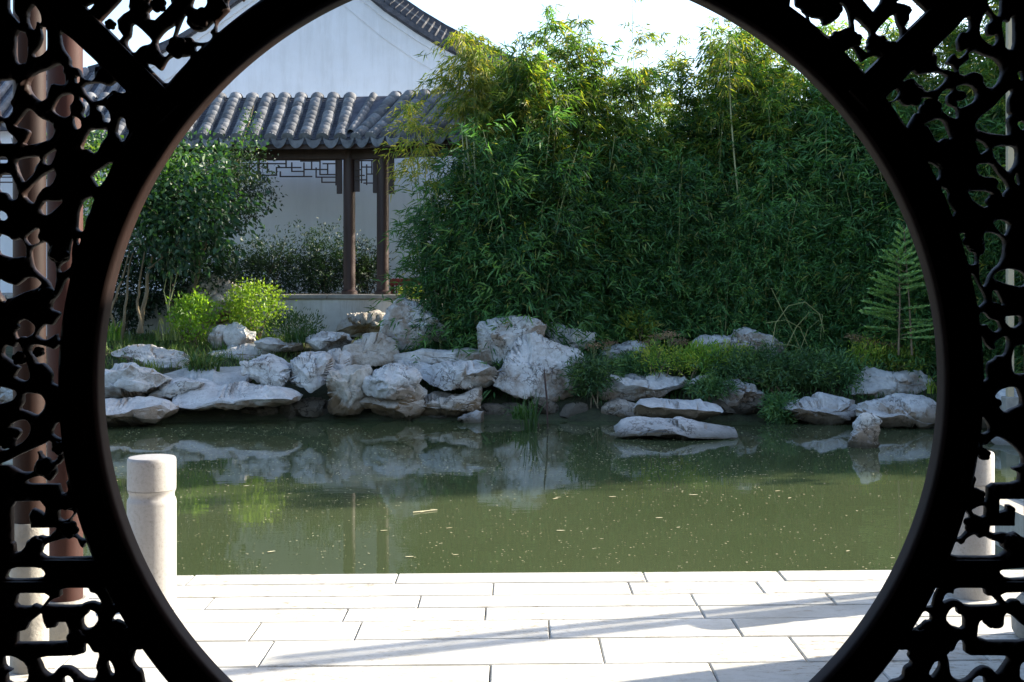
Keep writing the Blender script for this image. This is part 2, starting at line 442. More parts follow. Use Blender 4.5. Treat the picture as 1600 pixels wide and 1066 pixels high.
# ------------------------------------------------------------------ terrace of stone slabs
terr = MB()
terr.box(-9, -8.0, -0.60, 9, 6.66, -0.045)
terr.box(3.5, 6.66, -0.60, 9, 9.5, -0.045)
terrace = tag(terr.build('terrace', M['grout']), 'pale stone terrace along the pond', kind='structure')
def edge_y(X): return 6.84+0.034*X*0.9
rows = [895, 911, 930, 948.5, 969, 998, 1038, 1085, 1140, 1210, 1300, 1420, 1600, 1850]
joints = {0: [300, 620, 1008, 1224, 1480], 1: [200, 770, 985, 1190, 1500], 2: [330, 655, 1085, 1302, 1560], 3: [240, 540, 758, 1098, 1385],
          4: [400, 560, 858, 1153, 1440], 5: [120, 418, 940, 1250, 1530], 6: [300, 765, 1120, 1390]}
rs = random.Random(3)
prevd = None
for i in range(len(rows)-1):
    d0 = 3200/(rows[i]-430); d1 = 3200/(rows[i+1]-430)
    if i < 7:
        dj = (d0+d1)/2
        js = [(x-800)/FPX*dj for x in joints[i]]
    else:
        js = [-2.4+rs.random()*0.6+k*1.15 for k in range(5)]
    lo, hi = js[0], js[-1]
    while lo > -7.5: lo -= 1.1+rs.random()*0.5; js.insert(0, lo)
    while hi < 8.2: hi += 1.1+rs.random()*0.5; js.append(hi)
    for k in range(len(js)-1):
        a, b = js[k]+0.0025, js[k+1]-0.0025
        sk = rs.uniform(-0.02, 0.02)
        mb = MB()
        top = rs.uniform(-0.002, 0.002)
        ex = 0.034*0.9
        jz = rs.uniform(-0.002, 0.002)
        Y1a, Y1b = d0-0.0035+ex*a, d0-0.0035+jz+ex*b
        Y0a, Y0b = d1+0.0025+ex*a, d1+0.0025+ex*b
        bv = 0.006
        z0 = -0.06 if i else -0.13
        vs = []
        for (x, y) in ((a, Y0a), (b, Y0b), (b+sk*0, Y1b), (a, Y1a)): vs.append((x, y, z0))
        for (x, y) in ((a, Y0a), (b, Y0b), (b, Y1b), (a, Y1a)): vs.append((x, y, top-bv))
        for (x, y) in ((a+bv, Y0a+bv), (b-bv, Y0b+bv), (b-bv, Y1b-bv), (a+bv, Y1a-bv)): vs.append((x, y, top))
        fs = [(3,2,1,0), (0,1,5,4), (1,2,6,5), (2,3,7,6), (3,0,4,7), (4,5,9,8), (5,6,10,9), (6,7,11,10), (7,4,8,11), (8,9,10,11)]
        mb.add(vs, fs)
        mb.build('paving_slab', M['paving'], terrace)
# unseen terrace wing, added to carry the shadow-casting columns
for k in range(8):
    for j in range(5):
        mb = MB(); mb.box(3.72+k*0.66, 7.06+j*0.5, -0.06, 4.37+k*0.66, 7.55+j*0.5, 0.0, 0.006)
        mb.build('paving_slab', M['paving'], terrace)
# vertical stone facing under the coping
for k in range(12):
    mb = MB(); mb.box(-8+k*1.0, 6.66, -0.9, -7.012+k*1.0, 6.70, -0.14, 0.005); mb.build('facing_stone', M['paving'], terrace)

# ------------------------------------------------------------------ hall around the viewer
GY = 3.0           # front plane of the moon gate
hall = empty('hall', (0, -2, 0), 'dim hall with plastered walls round the moon gate', 'hall')
def hp(name, mat, *b, bev=0.0):
    m_ = MB(); m_.box(*b, bev); return m_.build(name, mat, hall)
GX0, GX1, GZ0, GZ1 = -1.30, 1.34, 0.14, 2.48
hp('wall', M['hall_wall'], -4.2, GY-0.02, 0.0, GX0-0.1, GY+0.16, 3.9)
hp('wall', M['hall_wall'], GX1+0.1, GY-0.02, 0.0, 4.2, GY+0.16, 3.9)
hp('wall', M['hall_wall'], GX0-0.1, GY-0.02, GZ1+0.1, GX1+0.1, GY+0.16, 3.9)
hp('wall', M['hall_wall'], -4.2, -5.0, 0.0, -4.0, GY-0.02, 3.9)
hp('wall', M['hall_wall'], 4.0, -5.0, 0.0, 4.2, GY-0.02, 3.9)
hp('wall', M['hall_wall'], -4.2, -5.2, 0.0, 4.2, -5.0, 3.9)
hp('ceiling', M['dark_wood'], -4.3, -5.3, 3.9, 4.3, GY+0.2, 4.05)
hp('floor', M['hall_floor'], -4.2, -5.2, 0.004, 4.2, GY-0.03, 0.03)
# unseen wall added past the right edge to cast broad shade on the terrace
ww = MB(); ww.box(2.72, GY+0.17, 0, 2.94, 5.92, 3.3, 0.01)
ww.box(2.62, GY+0.17, 3.3, 3.04, 6.0, 3.42, 0.01)
tag(ww.build('shade_wall', M['plaster']), 'white wall added out of view past the right edge to shade the terrace', 'wall')

# ------------------------------------------------------------------ moon gate
gate = empty('moon_gate', (0.02, GY, 0), 'dark carved openwork screen with a round moon opening', 'moon gate')
CX, CY_, RI = 814.0, 598.0, 660.0
cX = (CX-800)/FPX*GY; cZ = EYE-(CY_-430)/FPX*GY; rI = RI/FPX*GY
# ring: lathe about the Y axis, moulded profile
prof = [(0.000, -0.012), (0.004, -0.020), (0.012, -0.024), (0.020, -0.022), (0.026, -0.016), (0.070, -0.016), (0.076, -0.024), (0.086, -0.026), (0.093, -0.020), (0.096, -0.010),
        (0.096, 0.030), (0.090, 0.036), (0.006, 0.036), (0.000, 0.030)]
vs = []; fs = []
n = 288; k_ = len(prof)
for i in range(n):
    a = 2*math.pi*i/n
    for (dr, dy) in prof:
        vs.append((cX+(rI+dr)*math.cos(a), GY+0.015+dy, cZ+(rI+dr)*math.sin(a)))
for i in range(n):
    j = (i+1) % n
    for q in range(k_):
        q2 = (q+1) % k_
        fs.append((i*k_+q, i*k_+q2, j*k_+q2, j*k_+q))
rb = MB(); rb.add(vs, fs)
rb.build('ring_frame', M['dark_wood'], gate, True)

HL = """11,-8 19,-8 19,18 27,28 28,35 24,30 11,15|22,46 40,52 40,95 28,99 22,92|42,15 50,5 60,20 62,35 55,30 52,45 46,42 41,30|60,40 70,42 72,75 62,85 52,88 50,82 60,70 64,55
91,47 110,61 125,75 154,102 144,102 145,125 127,121 122,105 108,102 108,90 95,72|42,130 50,115 75,106 90,99 97,105 95,113 99,118 99,132 78,128 73,140 70,152 62,157 52,150 45,140|115,118 122,119 121,128 116,128
125,132 150,128 168,135 180,125 195,142 188,144 175,138 165,148 155,155 143,157 132,145|82,165 90,150 105,146 112,148 112,157 105,165 108,178 100,182 88,178 81,172|119,150 130,155 137,165 137,178 130,183 126,175 130,165
149,164 160,165 168,175 170,190 160,188 158,175 150,170|184,184 192,184 195,200 199,205 190,222 183,210 180,205|0,125 20,124 22,138 18,150 12,160 18,170 8,184 -6,178 -6,125|-6,192 4,190 8,205 20,215 24,222 8,223 -6,222
25,190 38,172 45,170 60,185 78,192 82,205 78,215 60,222 35,226 42,212 45,205 40,200 20,196|111,180 123,187 124,198 117,201 113,193|125,232 132,212 138,202 165,202 164,212 155,222 150,235 143,238 135,231|140,273 175,250 165,275 152,292 146,283
120,330 128,312 145,307 138,330 132,340 128,362 118,358 119,345|117,373 124,373 120,384|21,250 35,247 57,244 60,250 52,260 50,270 35,285 28,272|66,245 75,238 86,233 82,245 76,257 67,255|36,305 45,292 62,275 80,265 85,272 78,288 65,292 55,305 50,318 42,312
60,325 66,314 85,315 96,314 85,325 72,335 64,334|-6,275 12,270 20,285 25,300 24,310 14,311 8,300 -6,298|-6,245 6,245 9,250 8,254 -6,254|-6,328 6,333 9,340 4,344 -6,342|-6,365 10,370 17,377 30,373 37,385 38,400 33,400 18,402 8,400 -6,395
37,370 52,358 60,358 55,370 60,378 45,383 38,375|46,390 57,382 68,378 75,385 70,398 76,408 84,412 85,435 82,455 78,450 74,440 60,428 50,418 47,402|108,378 112,372 109,390 109,415 100,423 91,425 89,418 95,412 104,408 106,390
107,433 103,455 98,480 95,500 93,531 88,530 86,520 80,525 70,531 62,530 55,524 60,515 68,508 80,510 85,502 92,492 90,487 77,483 80,472 90,460 98,440|-6,435 8,443 18,446 22,448 33,440 40,434 55,436 62,443 55,450 35,456 18,464 8,466 5,473 2,465 -6,455
22,510 28,503 38,500 52,510 50,520 40,527 30,525 25,530 21,520|3,545 8,540 20,545 25,535 30,545 36,560 42,580 43,592 35,596 20,590 24,582 30,575 22,570 12,562 2,555|44,548 48,540 60,540 75,545 82,548 90,540 92,545 91,605 85,602 78,598 80,585 74,575 65,567 55,568 52,560
-6,605 8,608 24,614 17,625 8,628 -6,632|34,618 40,616 60,617 68,628 65,640 55,650 40,643 28,640 35,630|10,668 22,660 38,657 45,668 42,680 34,690 20,698 2,705 -6,700 12,695 24,688 31,678 28,671 20,669|85,663 95,662 97,690 92,686 86,684 78,678
-6,728 10,722 30,712 50,703 68,695 76,690 78,700 80,706 88,710 86,718 78,722 68,717 63,712 60,705 54,706 58,715 50,728 49,738 32,739 22,733 10,727|97,703 103,720 107,748 103,750 100,755 104,768 95,773 92,765 90,757 85,757 70,757 42,757 38,753 50,748 62,745 75,755 80,750 87,740 84,730 90,728 96,720 95,708
#16,795 22,786 60,785 68,795 66,805 60,800 48,795 42,805 45,827 85,827 75,838 68,840 60,838 45,842 38,847 36,855 30,862 22,865 20,850 17,848 17,810|90,798 111,800 112,803 105,812 95,815 91,812 90,806|107,815 120,801 123,802 130,820 137,845 122,843 112,832 114,822
60,865 68,853 90,846 105,843 117,842 122,855 128,860 131,850 142,853 148,868 148,871 72,873|6,905 15,889 60,889 68,897 63,905 20,907|22,948 25,932 30,929 77,930 62,950 55,947 50,945 42,950|70,947 82,938 94,935 92,922 135,920 138,928 148,930 155,942 153,945 142,941 130,943 120,948 75,948
#161,920 173,919 180,932 187,945 174,946 168,932|#26,990 38,987 44,975 62,961 65,975 70,985 85,983 88,975 100,975 104,985 104,1003 90,1005 25,1006|127,968 135,962 138,955 148,960 151,970 142,982 132,985 127,978|172,972 178,962 187,959 194,965 195,970 199,965 207,975 217,990 205,985 190,975 180,970
56,1029 130,1027 130,1008 135,1008 143,1022 153,1023 146,1045 150,1052 145,1064 130,1062 115,1048 105,1043 90,1043 80,1055 75,1057 66,1050 62,1040|165,1037 170,1035 176,1048 176,1057 170,1055|205,1035 210,1018 222,1018 232,1010 250,1035 275,1066 285,1078 225,1078 220,1050 212,1046
3,1028 18,1028 38,1040 42,1060 35,1070 10,1070 8,1055 20,1050 5,1045|96,1062 105,1058 112,1066 110,1075 98,1075"""
HLT = """#155,32 185,0 190,-8 201,-8 198,10 200,14 190,20 180,30 182,45 189,55 184,61 170,47|#232,3 236,-8 262,-8 265,4 255,15 240,29 232,28 230,18 237,10|204,35 215,42 235,62 232,67 218,70 207,82 197,70 196,62 203,55
243,64 255,48 272,37 270,48 265,62 263,80 256,88 247,78|275,50 283,30 287,22 290,25 288,35 298,46 310,49 320,45 332,32 333,40 325,50 330,55 325,63 313,65 302,63 298,56 275,56|298,8 303,-8 320,-8 321,5 315,12 305,12
337,48 337,35 350,22 358,14 354,2 360,-8 375,-8 376,4 385,-8 412,-8 400,2 380,17 360,33 342,48|303,70 314,71 305,80|226,98 238,101 247,110 252,108 260,92 268,87 276,88 284,88 297,86 285,102 270,120 258,130 245,118|130,9 140,4 145,4 137,14"""
HRT = """1236,12 1238,-8 1243,-8 1244,8 1254,12 1255,17 1262,22 1260,30 1248,23|1266,22 1270,26 1276,27 1285,28 1287,38 1293,39 1303,34 1312,28 1317,20 1311,10 1315,3 1322,8 1327,20 1330,40 1322,42 1312,47 1304,46 1302,54 1290,54 1282,50 1273,38 1268,31
1336,26 1345,32 1362,50 1356,62 1357,68 1354,72 1359,79 1355,80 1341,66|1370,50 1400,18 1403,35 1408,43 1410,55 1400,66 1388,60 1384,52 1376,54|1320,82 1330,75 1336,74 1342,85 1348,98 1358,90 1368,86 1378,88 1350,115 1338,105|#1346,-8 1380,-8 1377,2 1366,16
#1404,2 1420,-8 1430,-2 1449,16 1420,44 1417,40 1424,30 1424,22 1429,15 1425,8 1415,4|1545,-8 1567,-8 1565,24 1558,22 1548,8"""
HR = """1459,79 1475,65 1498,42 1510,28 1517,25 1518,42 1513,49 1505,47 1500,55 1497,62 1499,78 1506,80 1515,74 1513,80 1502,90 1498,88 1494,80 1485,88 1480,98 1492,102 1497,112 1485,108 1475,107 1466,100 1468,90 1466,84
1516,82 1526,79 1540,86 1555,90 1565,100 1568,112 1563,126 1555,135 1545,135 1540,128 1540,118 1532,112 1522,110 1510,116 1502,114 1501,105 1510,98 1518,92|1413,126 1430,108 1435,117 1450,114 1465,112 1482,117 1478,127 1465,138 1449,142 1444,132 1437,130 1430,120 1420,122
1385,155 1402,137 1408,145 1400,155 1388,158|1392,163 1407,155 1415,165 1425,165 1430,160 1445,152 1458,152 1455,158 1440,162 1438,175 1432,175 1424,188 1418,200 1408,185|1467,155 1478,140 1490,138 1490,142 1482,148 1481,158 1486,165 1497,168 1499,185 1485,180 1475,172 1474,162
1497,135 1510,131 1522,134 1529,145 1525,157 1512,164 1500,168 1498,157 1505,158 1514,152 1512,142 1505,140 1498,140|1538,30 1543,16 1552,25 1552,32 1545,36 1543,45 1546,55 1556,55 1560,52 1561,62 1555,70 1545,65 1535,55 1534,42|1568,33 1575,31 1580,35 1584,24 1587,26 1587,75 1575,75 1572,60
1527,193 1535,182 1555,168 1570,150 1582,139 1585,142 1578,155 1578,175 1582,178 1576,185 1580,205 1578,210 1560,208 1540,205 1529,200|1446,195 1455,190 1470,185 1478,190 1484,205 1489,217 1478,213 1467,222 1458,205 1452,195|1592,192 1600,188 1610,195 1600,203|1593,112 1599,110 1601,125 1595,122
1451,252 1463,257 1471,263 1471,275 1465,282 1458,270|1471,290 1485,298 1484,313 1495,330 1497,332 1490,341 1483,325|1526,216 1540,223 1547,232 1540,237 1534,240|1553,233 1560,228 1588,228 1592,240 1588,258 1578,268 1570,260 1558,248|1528,257 1552,255 1560,268 1572,282 1579,293 1572,300 1570,308 1566,296 1560,292 1565,285 1558,276 1540,275 1531,270
1515,298 1550,299 1558,312 1543,324 1528,316 1520,308|1554,348 1565,343 1575,346 1581,352 1574,368 1565,362|1587,282 1592,268 1596,290|1499,365 1513,365 1511,372 1515,388 1520,395 1527,395 1528,412 1520,413 1512,410 1508,390
1540,365 1550,363 1565,368 1572,378 1570,400 1565,412 1555,420 1548,430 1543,445 1538,447 1534,438 1533,433 1533,400 1540,398 1543,388|1519,428 1525,430 1532,445 1540,460 1543,470 1537,476 1532,480 1528,470 1524,450|1553,434 1562,425 1580,420 1600,425 1610,440 1600,448 1575,443
1553,455 1560,455 1565,465 1572,478 1560,472 1553,471|1533,492 1540,488 1550,500 1562,502 1566,515 1558,519 1549,514 1545,506 1538,508 1534,505|1573,496 1580,495 1597,494 1598,506 1588,512 1580,510 1573,502
1535,525 1540,532 1545,542 1553,548 1559,546 1557,535 1565,530 1574,526 1578,532 1577,540 1573,555 1560,556 1557,561 1546,567 1545,580 1547,592 1537,597 1535,570|1584,560 1588,545 1592,541 1610,540 1610,584 1588,584 1585,575|1557,621 1565,611 1580,606 1592,607 1598,625 1597,634 1585,638 1573,645 1564,637 1569,634 1568,625
1534,655 1539,653 1545,662 1548,668 1548,675 1540,678 1533,676|1528,700 1532,705 1538,722 1546,720 1549,712 1541,707 1538,697 1545,697 1551,690 1560,683 1575,690 1590,702 1600,715 1600,728 1583,732 1586,737 1595,740 1593,755 1545,756 1544,785 1536,781 1535,772 1530,765 1524,764 1529,750 1527,745 1521,742 1524,722
1519,800 1532,793 1542,792 1541,811|1510,792 1513,803 1519,810 1515,817 1516,828 1508,838 1503,842 1493,841|1483,870 1489,855 1498,848 1503,854 1510,850 1512,844 1522,838 1528,838 1532,844 1542,840 1548,845 1565,850 1568,858 1575,862 1562,871
#1565,782 1612,782 1612,845 1598,838 1590,832 1580,835 1570,833 1558,835 1549,832 1550,824 1589,824 1590,795 1583,790 1575,790 1575,798 1565,802|1442,949 1455,921 1470,920 1463,932 1460,945 1459,950|1475,944 1480,930 1488,929 1493,932 1494,921 1539,920 1542,933 1553,934 1563,944 1560,947 1512,948 1503,940 1490,938
1420,986 1432,966 1436,961 1440,964 1447,957 1456,962 1457,972 1450,971 1440,981 1428,987|1480,968 1488,953 1496,951 1498,962 1508,964 1508,985 1490,980|1530,1003 1532,975 1540,970 1547,973 1552,985 1565,985 1572,980 1573,960 1585,965 1600,980 1612,985 1612,1003|1565,929 1612,928 1612,945 1600,946 1595,938 1582,938 1576,944
1564,895 1572,892 1612,889 1612,905 1577,906|1360,1066 1400,1014 1408,1019 1420,1018 1423,1022 1420,1028 1427,1038 1415,1045 1412,1062 1395,1066 1385,1078 1350,1078|1482,1022 1493,1020 1500,1003 1508,1004 1510,1027 1555,1027 1580,1028 1565,1050 1560,1055 1553,1046 1540,1042 1528,1048 1515,1062 1505,1066 1497,1064 1488,1055 1486,1035
1454,1055 1462,1038 1470,1035 1470,1045 1465,1053 1460,1060|1522,1066 1530,1059 1540,1060 1542,1075 1525,1075|1597,1045 1600,1038 1612,1035 1612,1070 1597,1062"""
def parse(s):
    out = []
    for part in s.replace('\n', '|').split('|'):
        sharp = part.startswith('#')
        pts = [tuple(map(float, q.split(','))) for q in part.lstrip('#').split()]
        out.append((np.array(pts), sharp))
    return out
def chaikin(p, n=2):
    for _ in range(n):
        q = np.roll(p, -1, axis=0)
        a = p*0.80+q*0.20; b = p*0.20+q*0.80
        p = np.stack([a, b], 1).reshape(-1, 2)
    return p
def flip(hs):       # the same pattern once more above the view
    return [(np.stack([p[:, 0], -16-p[:, 1]], 1)[::-1], s) for p, s in hs]
hl, hlt, hrt, hr = parse(HL), parse(HLT), parse(HRT), parse(HR)
holes_l = hl+hlt+[h for h in flip(hlt+[q for q in hl if q[0][:, 1].max() < 112])]
holes_r = hr+hrt+[h for h in flip(hrt+[q for q in hr if q[0][:, 1].max() < 112])]
STEP = 1.5
def panel(holes, x0, x1, y0, y1, name, seed):
    """openwork board: a marching-squares sheet with a rounded carved relief, front and back, and side walls"""
    gx = np.arange(x0, x1+STEP*0.5, STEP); gy = np.arange(y0, y1+STEP*0.5, STEP)
    X, Y = np.meshgrid(gx, gy)
    rr = np.hypot(X-CX, Y-CY_)
    solid = rr-(RI+22)
    fld = np.full(X.shape, 60.0)
    for p, sharp in holes:
        q = p if sharp else chaikin(p, 1)
        lo = q.min(0)-14; hi = q.max(0)+14
        i0, i1 = np.searchsorted(gx, lo[0]), np.searchsorted(gx, hi[0])
        j0, j1 = np.searchsorted(gy, lo[1]), np.searchsorted(gy, hi[1])
        if i1 <= i0 or j1 <= j0: continue
        SX = X[j0:j1, i0:i1]; SY = Y[j0:j1, i0:i1]
        a = q; b = np.roll(q, -1, axis=0)
        dmin = np.full(SX.shape, 1e9); ins = np.zeros(SX.shape, bool)
        for (ax, ay), (bx, by) in zip(a, b):
            ex, ey = bx-ax, by-ay
            t = np.clip(((SX-ax)*ex+(SY-ay)*ey)/(ex*ex+ey*ey+1e-9), 0, 1)
            dmin = np.minimum(dmin, np.hypot(SX-ax-t*ex, SY-ay-t*ey))
            c = ((ay > SY) != (by > SY))
            if abs(by-ay) > 1e-9:
                ins ^= c & (SX < (bx-ax)*(SY-ay)/(by-ay)+ax)
        s = np.where(ins, -dmin, dmin)-0.9
        fld[j0:j1, i0:i1] = np.minimum(fld[j0:j1, i0:i1], s)
    f = np.minimum(fld, solid)
    wob = 4.0*np.sin(X*0.23+seed)*np.sin(Y*0.19+seed*2)+2.0*np.sin(X*0.51+Y*0.37)
    d = np.clip(fld, 0, 9.0)/9.0
    hgt = 0.008+0.010*np.sqrt(1-(1-d)**2)+0.0012*wob*d
    vid = -np.ones(f.shape, int); V = []; H = []
    js, is_ = np.where(f > 0)
    for j, i in zip(js, is_):
        vid[j, i] = len(V); V.append((gx[i], gy[j])); H.append(hgt[j, i])
    eid = {}
    def ev(j, i, j2, i2):
        k = (j, i, j2, i2) if (j, i) < (j2, i2) else (j2, i2, j, i)
        if k not in eid:
            fa, fb = f[k[0], k[1]], f[k[2], k[3]]
            t = min(max(fa/(fa-fb), 0.05), 0.95) if fa != fb else 0.5
            eid[k] = len(V)
            V.append((gx[k[1]]*(1-t)+gx[k[3]]*t, gy[k[0]]*(1-t)+gy[k[2]]*t)); H.append(0.008)
        return eid[k]
    F = []; W = []
    ins = f > 0
    for j in range(len(gy)-1):
        row = ins[j].astype(int)+ins[j+1].astype(int)
        for i in range(len(gx)-1):
            if row[i]+row[i+1] == 0: continue
            cs = ((j, i), (j, i+1), (j+1, i+1), (j+1, i))
            poly = []; cross = []
            for a in range(4):
                c0, c1 = cs[a], cs[(a+1) % 4]
                if ins[c0]: poly.append(vid[c0])
                if ins[c0] != ins[c1]:
                    e = ev(*c0, *c1); poly.append(e); cross.append(e)
            if len(poly) >= 3: F.append(poly)
            if len(cross) == 2: W.append((cross[0], cross[1]))
            elif len(cross) == 4:
                W.append((cross[0], cross[1])); W.append((cross[2], cross[3]))
    n = len(V)
    V = np.array(V); H = np.array(H)
    wx = (V[:, 0]-800)/FPX*GY; wz = EYE-(V[:, 1]-430)/FPX*GY
    front = np.stack([wx, GY+0.018-H, wz], 1); back = np.stack([wx, GY+0.018+H*0.9, wz], 1)
    verts = np.concatenate([front, back])
    faces = [tuple(p) for p in F]+[tuple(n+q for q in reversed(p)) for p in F]+[(a, b, b+n, a+n) for a, b in W]
    me = mesh(name, verts, faces, M['dark_wood'])
    me.validate()
    bm = bmesh.new(); bm.from_mesh(me); bmesh.ops.recalc_face_normals(bm, faces=bm.faces); bm.to_mesh(me); bm.free()
    me.polygons.foreach_set('use_smooth', [True]*len(me.polygons))
    me.set_sharp_from_angle(angle=R(50))
    return link(name, me, gate)
PX0, PX1, PY0, PY1 = -66, 1693, -156, 1405
panel(holes_l, PX0, 430, PY0, -8, 'carved_spandrel', 1)
panel(holes_l, PX0, 430, -8, 880, 'carved_panel', 1)
panel(holes_l, PX0, 430, 880, 1090, 'carved_panel', 2)
panel(holes_r, 1200, PX1, PY0, -8, 'carved_spandrel', 3)
panel(holes_r, 1200, PX1, -8, 880, 'carved_panel', 3)
panel(holes_r, 1200, PX1, 880, 1090, 'carved_panel', 4)
def gpx(x, y): return ((x-800)/FPX*GY, EYE-(y-430)/FPX*GY)
def gbar(name, xa, ya, xb, yb, w, y0=-0.012, y1=0.042, mat='dark_wood'):
    (ax, az), (bx, bz) = gpx(xa, ya), gpx(xb, yb)
    L_ = math.hypot(bx-ax, bz-az); an = math.atan2(bz-az, bx-ax)
    w = w/FPX*GY
    Mx = Matrix.Translation((ax, GY, az)) @ Matrix.Rotation(-an, 4, 'Y')
    m_ = MB(); m_.box(0, y0, -w/2, L_, y1, w/2, 0.004, Mx)
    return m_.build(name, M[mat], gate)
gbar('diagonal_bar', -10, -100, 268, 180, 46, -0.018, 0.044)
gbar('diagonal_bar', 1636, -134, 1338, 160, 46, -0.018, 0.044)
gbar('rail', PX0, 880, 160, 880, 10, -0.009, 0.040)
gbar('rail', 1470, 880, PX1, 880, 10, -0.009, 0.040)
gbar('rail', PX0, 913.5, 175, 913.5, 9, -0.009, 0.040)
gbar('rail', 1452, 913.5, PX1, 913.5, 9, -0.009, 0.040)
gbar('sill', PX0-30, 1118, PX1+30, 1118, 56, -0.03, 0.07)
gbar('stile', PX0-18, 1400, PX0-18, -190, 60, -0.04, 0.08)
gbar('stile', PX1+18, 1400, PX1+18, -190, 60, -0.04, 0.08)
gbar('head_rail', PX0-30, -176, PX1+30, -176, 60, -0.035, 0.075)
# boarding under the sill, either side of the ring foot
gbar('skirting_board', PX0, 1272, PX1, 1272, 250, 0.0, 0.03)
# carved plum blossoms standing proud of the board where it is widest
def blossom():
    m_ = MB()
    vs = [(0, -0.008, 0)]; k = 40
    for ring, (rr_, yy) in enumerate(((0.35, -0.0035), (0.8, -0.007), (1.0, 0.0), (1.0, 0.014))):
        for i in range(k):
            a = 2*math.pi*i/k
            rad = rr_*(0.021*(0.78+0.22*abs(math.cos(2.5*a))))
            vs.append((rad*math.cos(a), yy, rad*math.sin(a)))
    fs = [(0, 1+i, 1+(i+1) % k) for i in range(k)]
    for r_ in range(3):
        for i in range(k):
            fs.append((1+r_*k+i, 1+r_*k+(i+1) % k, 1+(r_+1)*k+(i+1) % k, 1+(r_+1)*k+i))
    me = mesh('plum_blossom', vs, fs, M['dark_wood'], True)
    return me
bme = blossom()
for (x, y, s_) in [(247, 7, .9), (172, 42-4, .6), (277, 74, 1.25), (314, 28, 1.2), (343, 8, .8), (180, 163, 1.1), (130, 345, 0.01), (72, 512-50, 1), (92, 395, 1.1), (60, 620-70, .6), (92, 700, .8), (70, 730, 1.1), (105, 785, .9), (108, 828, 1.0), (55, 852, 1.0), (196, 1000, 1.6), (165, 1000, 1.2), (120, 1000, 1.2),
                   (1298, 14, 1.35), (1335, 62, .9), (1390, 78, 1.1), (1425, 148, 1.35), (1455, 172, 1.3), (1480, 250, 1.2), (1500, 345, 1.1), (1521, 375, 1.1), (1565, 585, 1.25), (1538, 740-30, .7), (1527, 775, .9), (1522, 820, 1.1), (1580, 848, 1.0), (1440, 1000, 1.3), (1470, 1005, 1.4), (1548, 970, .8), (1552, 345-30, .8), (30, 560, .8), (20, 510, .7), (12, 690, .9)]:
    if s_ < 0.1: continue
    o = bpy.data.objects.new('plum_blossom', bme); C.objects.link(o)
    gx_, gz_ = gpx(x, y)
    o.parent = gate
    o.matrix_basis = gate.matrix_basis.inverted() @ Matrix.Translation((gx_, GY-0.004, gz_)) @ Matrix.Rotation(x*0.7, 4, 'Y') @ Matrix.Diagonal((s_, 1, s_, 1))

# ------------------------------------------------------------------ columns and posts on the terrace
def column(x, y, r, h, label, group=None, drum=0.126):
    t = empty('wooden_column', (x, y, 0), label, 'column', group)
    m_ = MB(); m_.lathe([(drum*0.86, 0), (drum, 0.03), (drum*1.02, 0.09), (drum*0.93, 0.15), (r+0.012, 0.185)], 32, (x, y, 0.002)); m_.build('stone_base', M['ledge'], t, True)
    m_ = MB(); m_.lathe([(r, 0.183), (r, 1.2), (r*0.985, h)], 32, (x, y, 0)); m_.build('shaft', M['column_wood'], t, True)
column(-1.955, 5.6, 0.075, 3.6, 'slender red brown column on a stone drum at the left of the terrace')
t = empty('dark_column', (-1.96, 5.2, 0), 'dark wooden column on a tall pale stone base at the far left, nearer than the red brown one', 'column')
m_ = MB(); m_.lathe([(0.075, 0.002), (0.075, 0.57), (0.068, 0.60)], 32, (-1.96, 5.2, 0)); m_.build('stone_base', M['ledge'], t, True)
m_ = MB(); m_.lathe([(0.064, 0.598), (0.064, 3.6)], 32, (-1.96, 5.2, 0)); m_.build('shaft', M['dark_wood'], t, True)
column(2.34, 5.65, 0.075, 3.6, 'slender red brown column on a stone drum at the right edge')
column(4.75, 7.42, 0.055, 3.1, 'thin red brown column added out of view past the right edge to cast a shadow', 'unseen columns added for their shadows', 0.09)  # unseen pair, added for the thin shadow bands across the paving
column(4.95, 7.62, 0.045, 3.1, 'thin red brown column added out of view past the right edge to cast a shadow', 'unseen columns added for their shadows', 0.09)
for (x, y, lab) in ((-1.745, 6.2, 'white stone post beside the water at the left'), (2.290, 6.4, 'white stone post beside the water at the right, behind the carving')):
    t = empty('stone_post', (x, y, 0), lab, 'post', 'carved stone posts at the pond edge')
    r = 0.1165
    m_ = MB(); m_.lathe([(r, 0.0), (r, 0.50), (r*0.985, 0.514), (r*0.95, 0.522), (r*0.92, 0.53), (r*0.92, 0.545), (r*0.95, 0.553), (r*0.985, 0.562)], 64, (x, y, 0)); m_.build('shaft', M['post'], t, True)
    m_ = MB(); m_.lathe([(r*0.93, 0.560), (r*0.985, 0.566), (r*0.99, 0.58), (r*0.99, 0.700), (r*0.975, 0.712), (r*0.93, 0.719), (r*0.85, 0.7205), (r*0.3, 0.7215)], 64, (x, y, 0)); m_.build('cap', M['post'], t, True)

# ------------------------------------------------------------------ corridor across the pond
cor = empty('garden_corridor', (-5, 21.4, 1.25), 'open garden corridor with grey tiled roof and dark posts before a white wall', 'corridor')
PZ = WATER_Z+1.63     # platform top
m_ = MB(); m_.box(-14, 20.95, -0.2, -1.80, 21.0+0.25, PZ-0.075, 0.01); m_.box(-14, 21.25, -0.2, -1.2, 24.0, PZ-0.08); m_.build('plinth', M['plinth'], cor)
for k in range(9):
    x0 = -13.5+k*1.31
    m_ = MB(); m_.box(x0, 20.90, PZ-0.072, x0+1.304, 21.55, PZ, 0.012); m_.build('coping_stone', M['ledge'], cor)
m_ = MB(); m_.box(-14, 21.56, PZ-0.078, -1.2, 24.0, PZ-0.01); m_.build('floor', M['ledge'], cor)
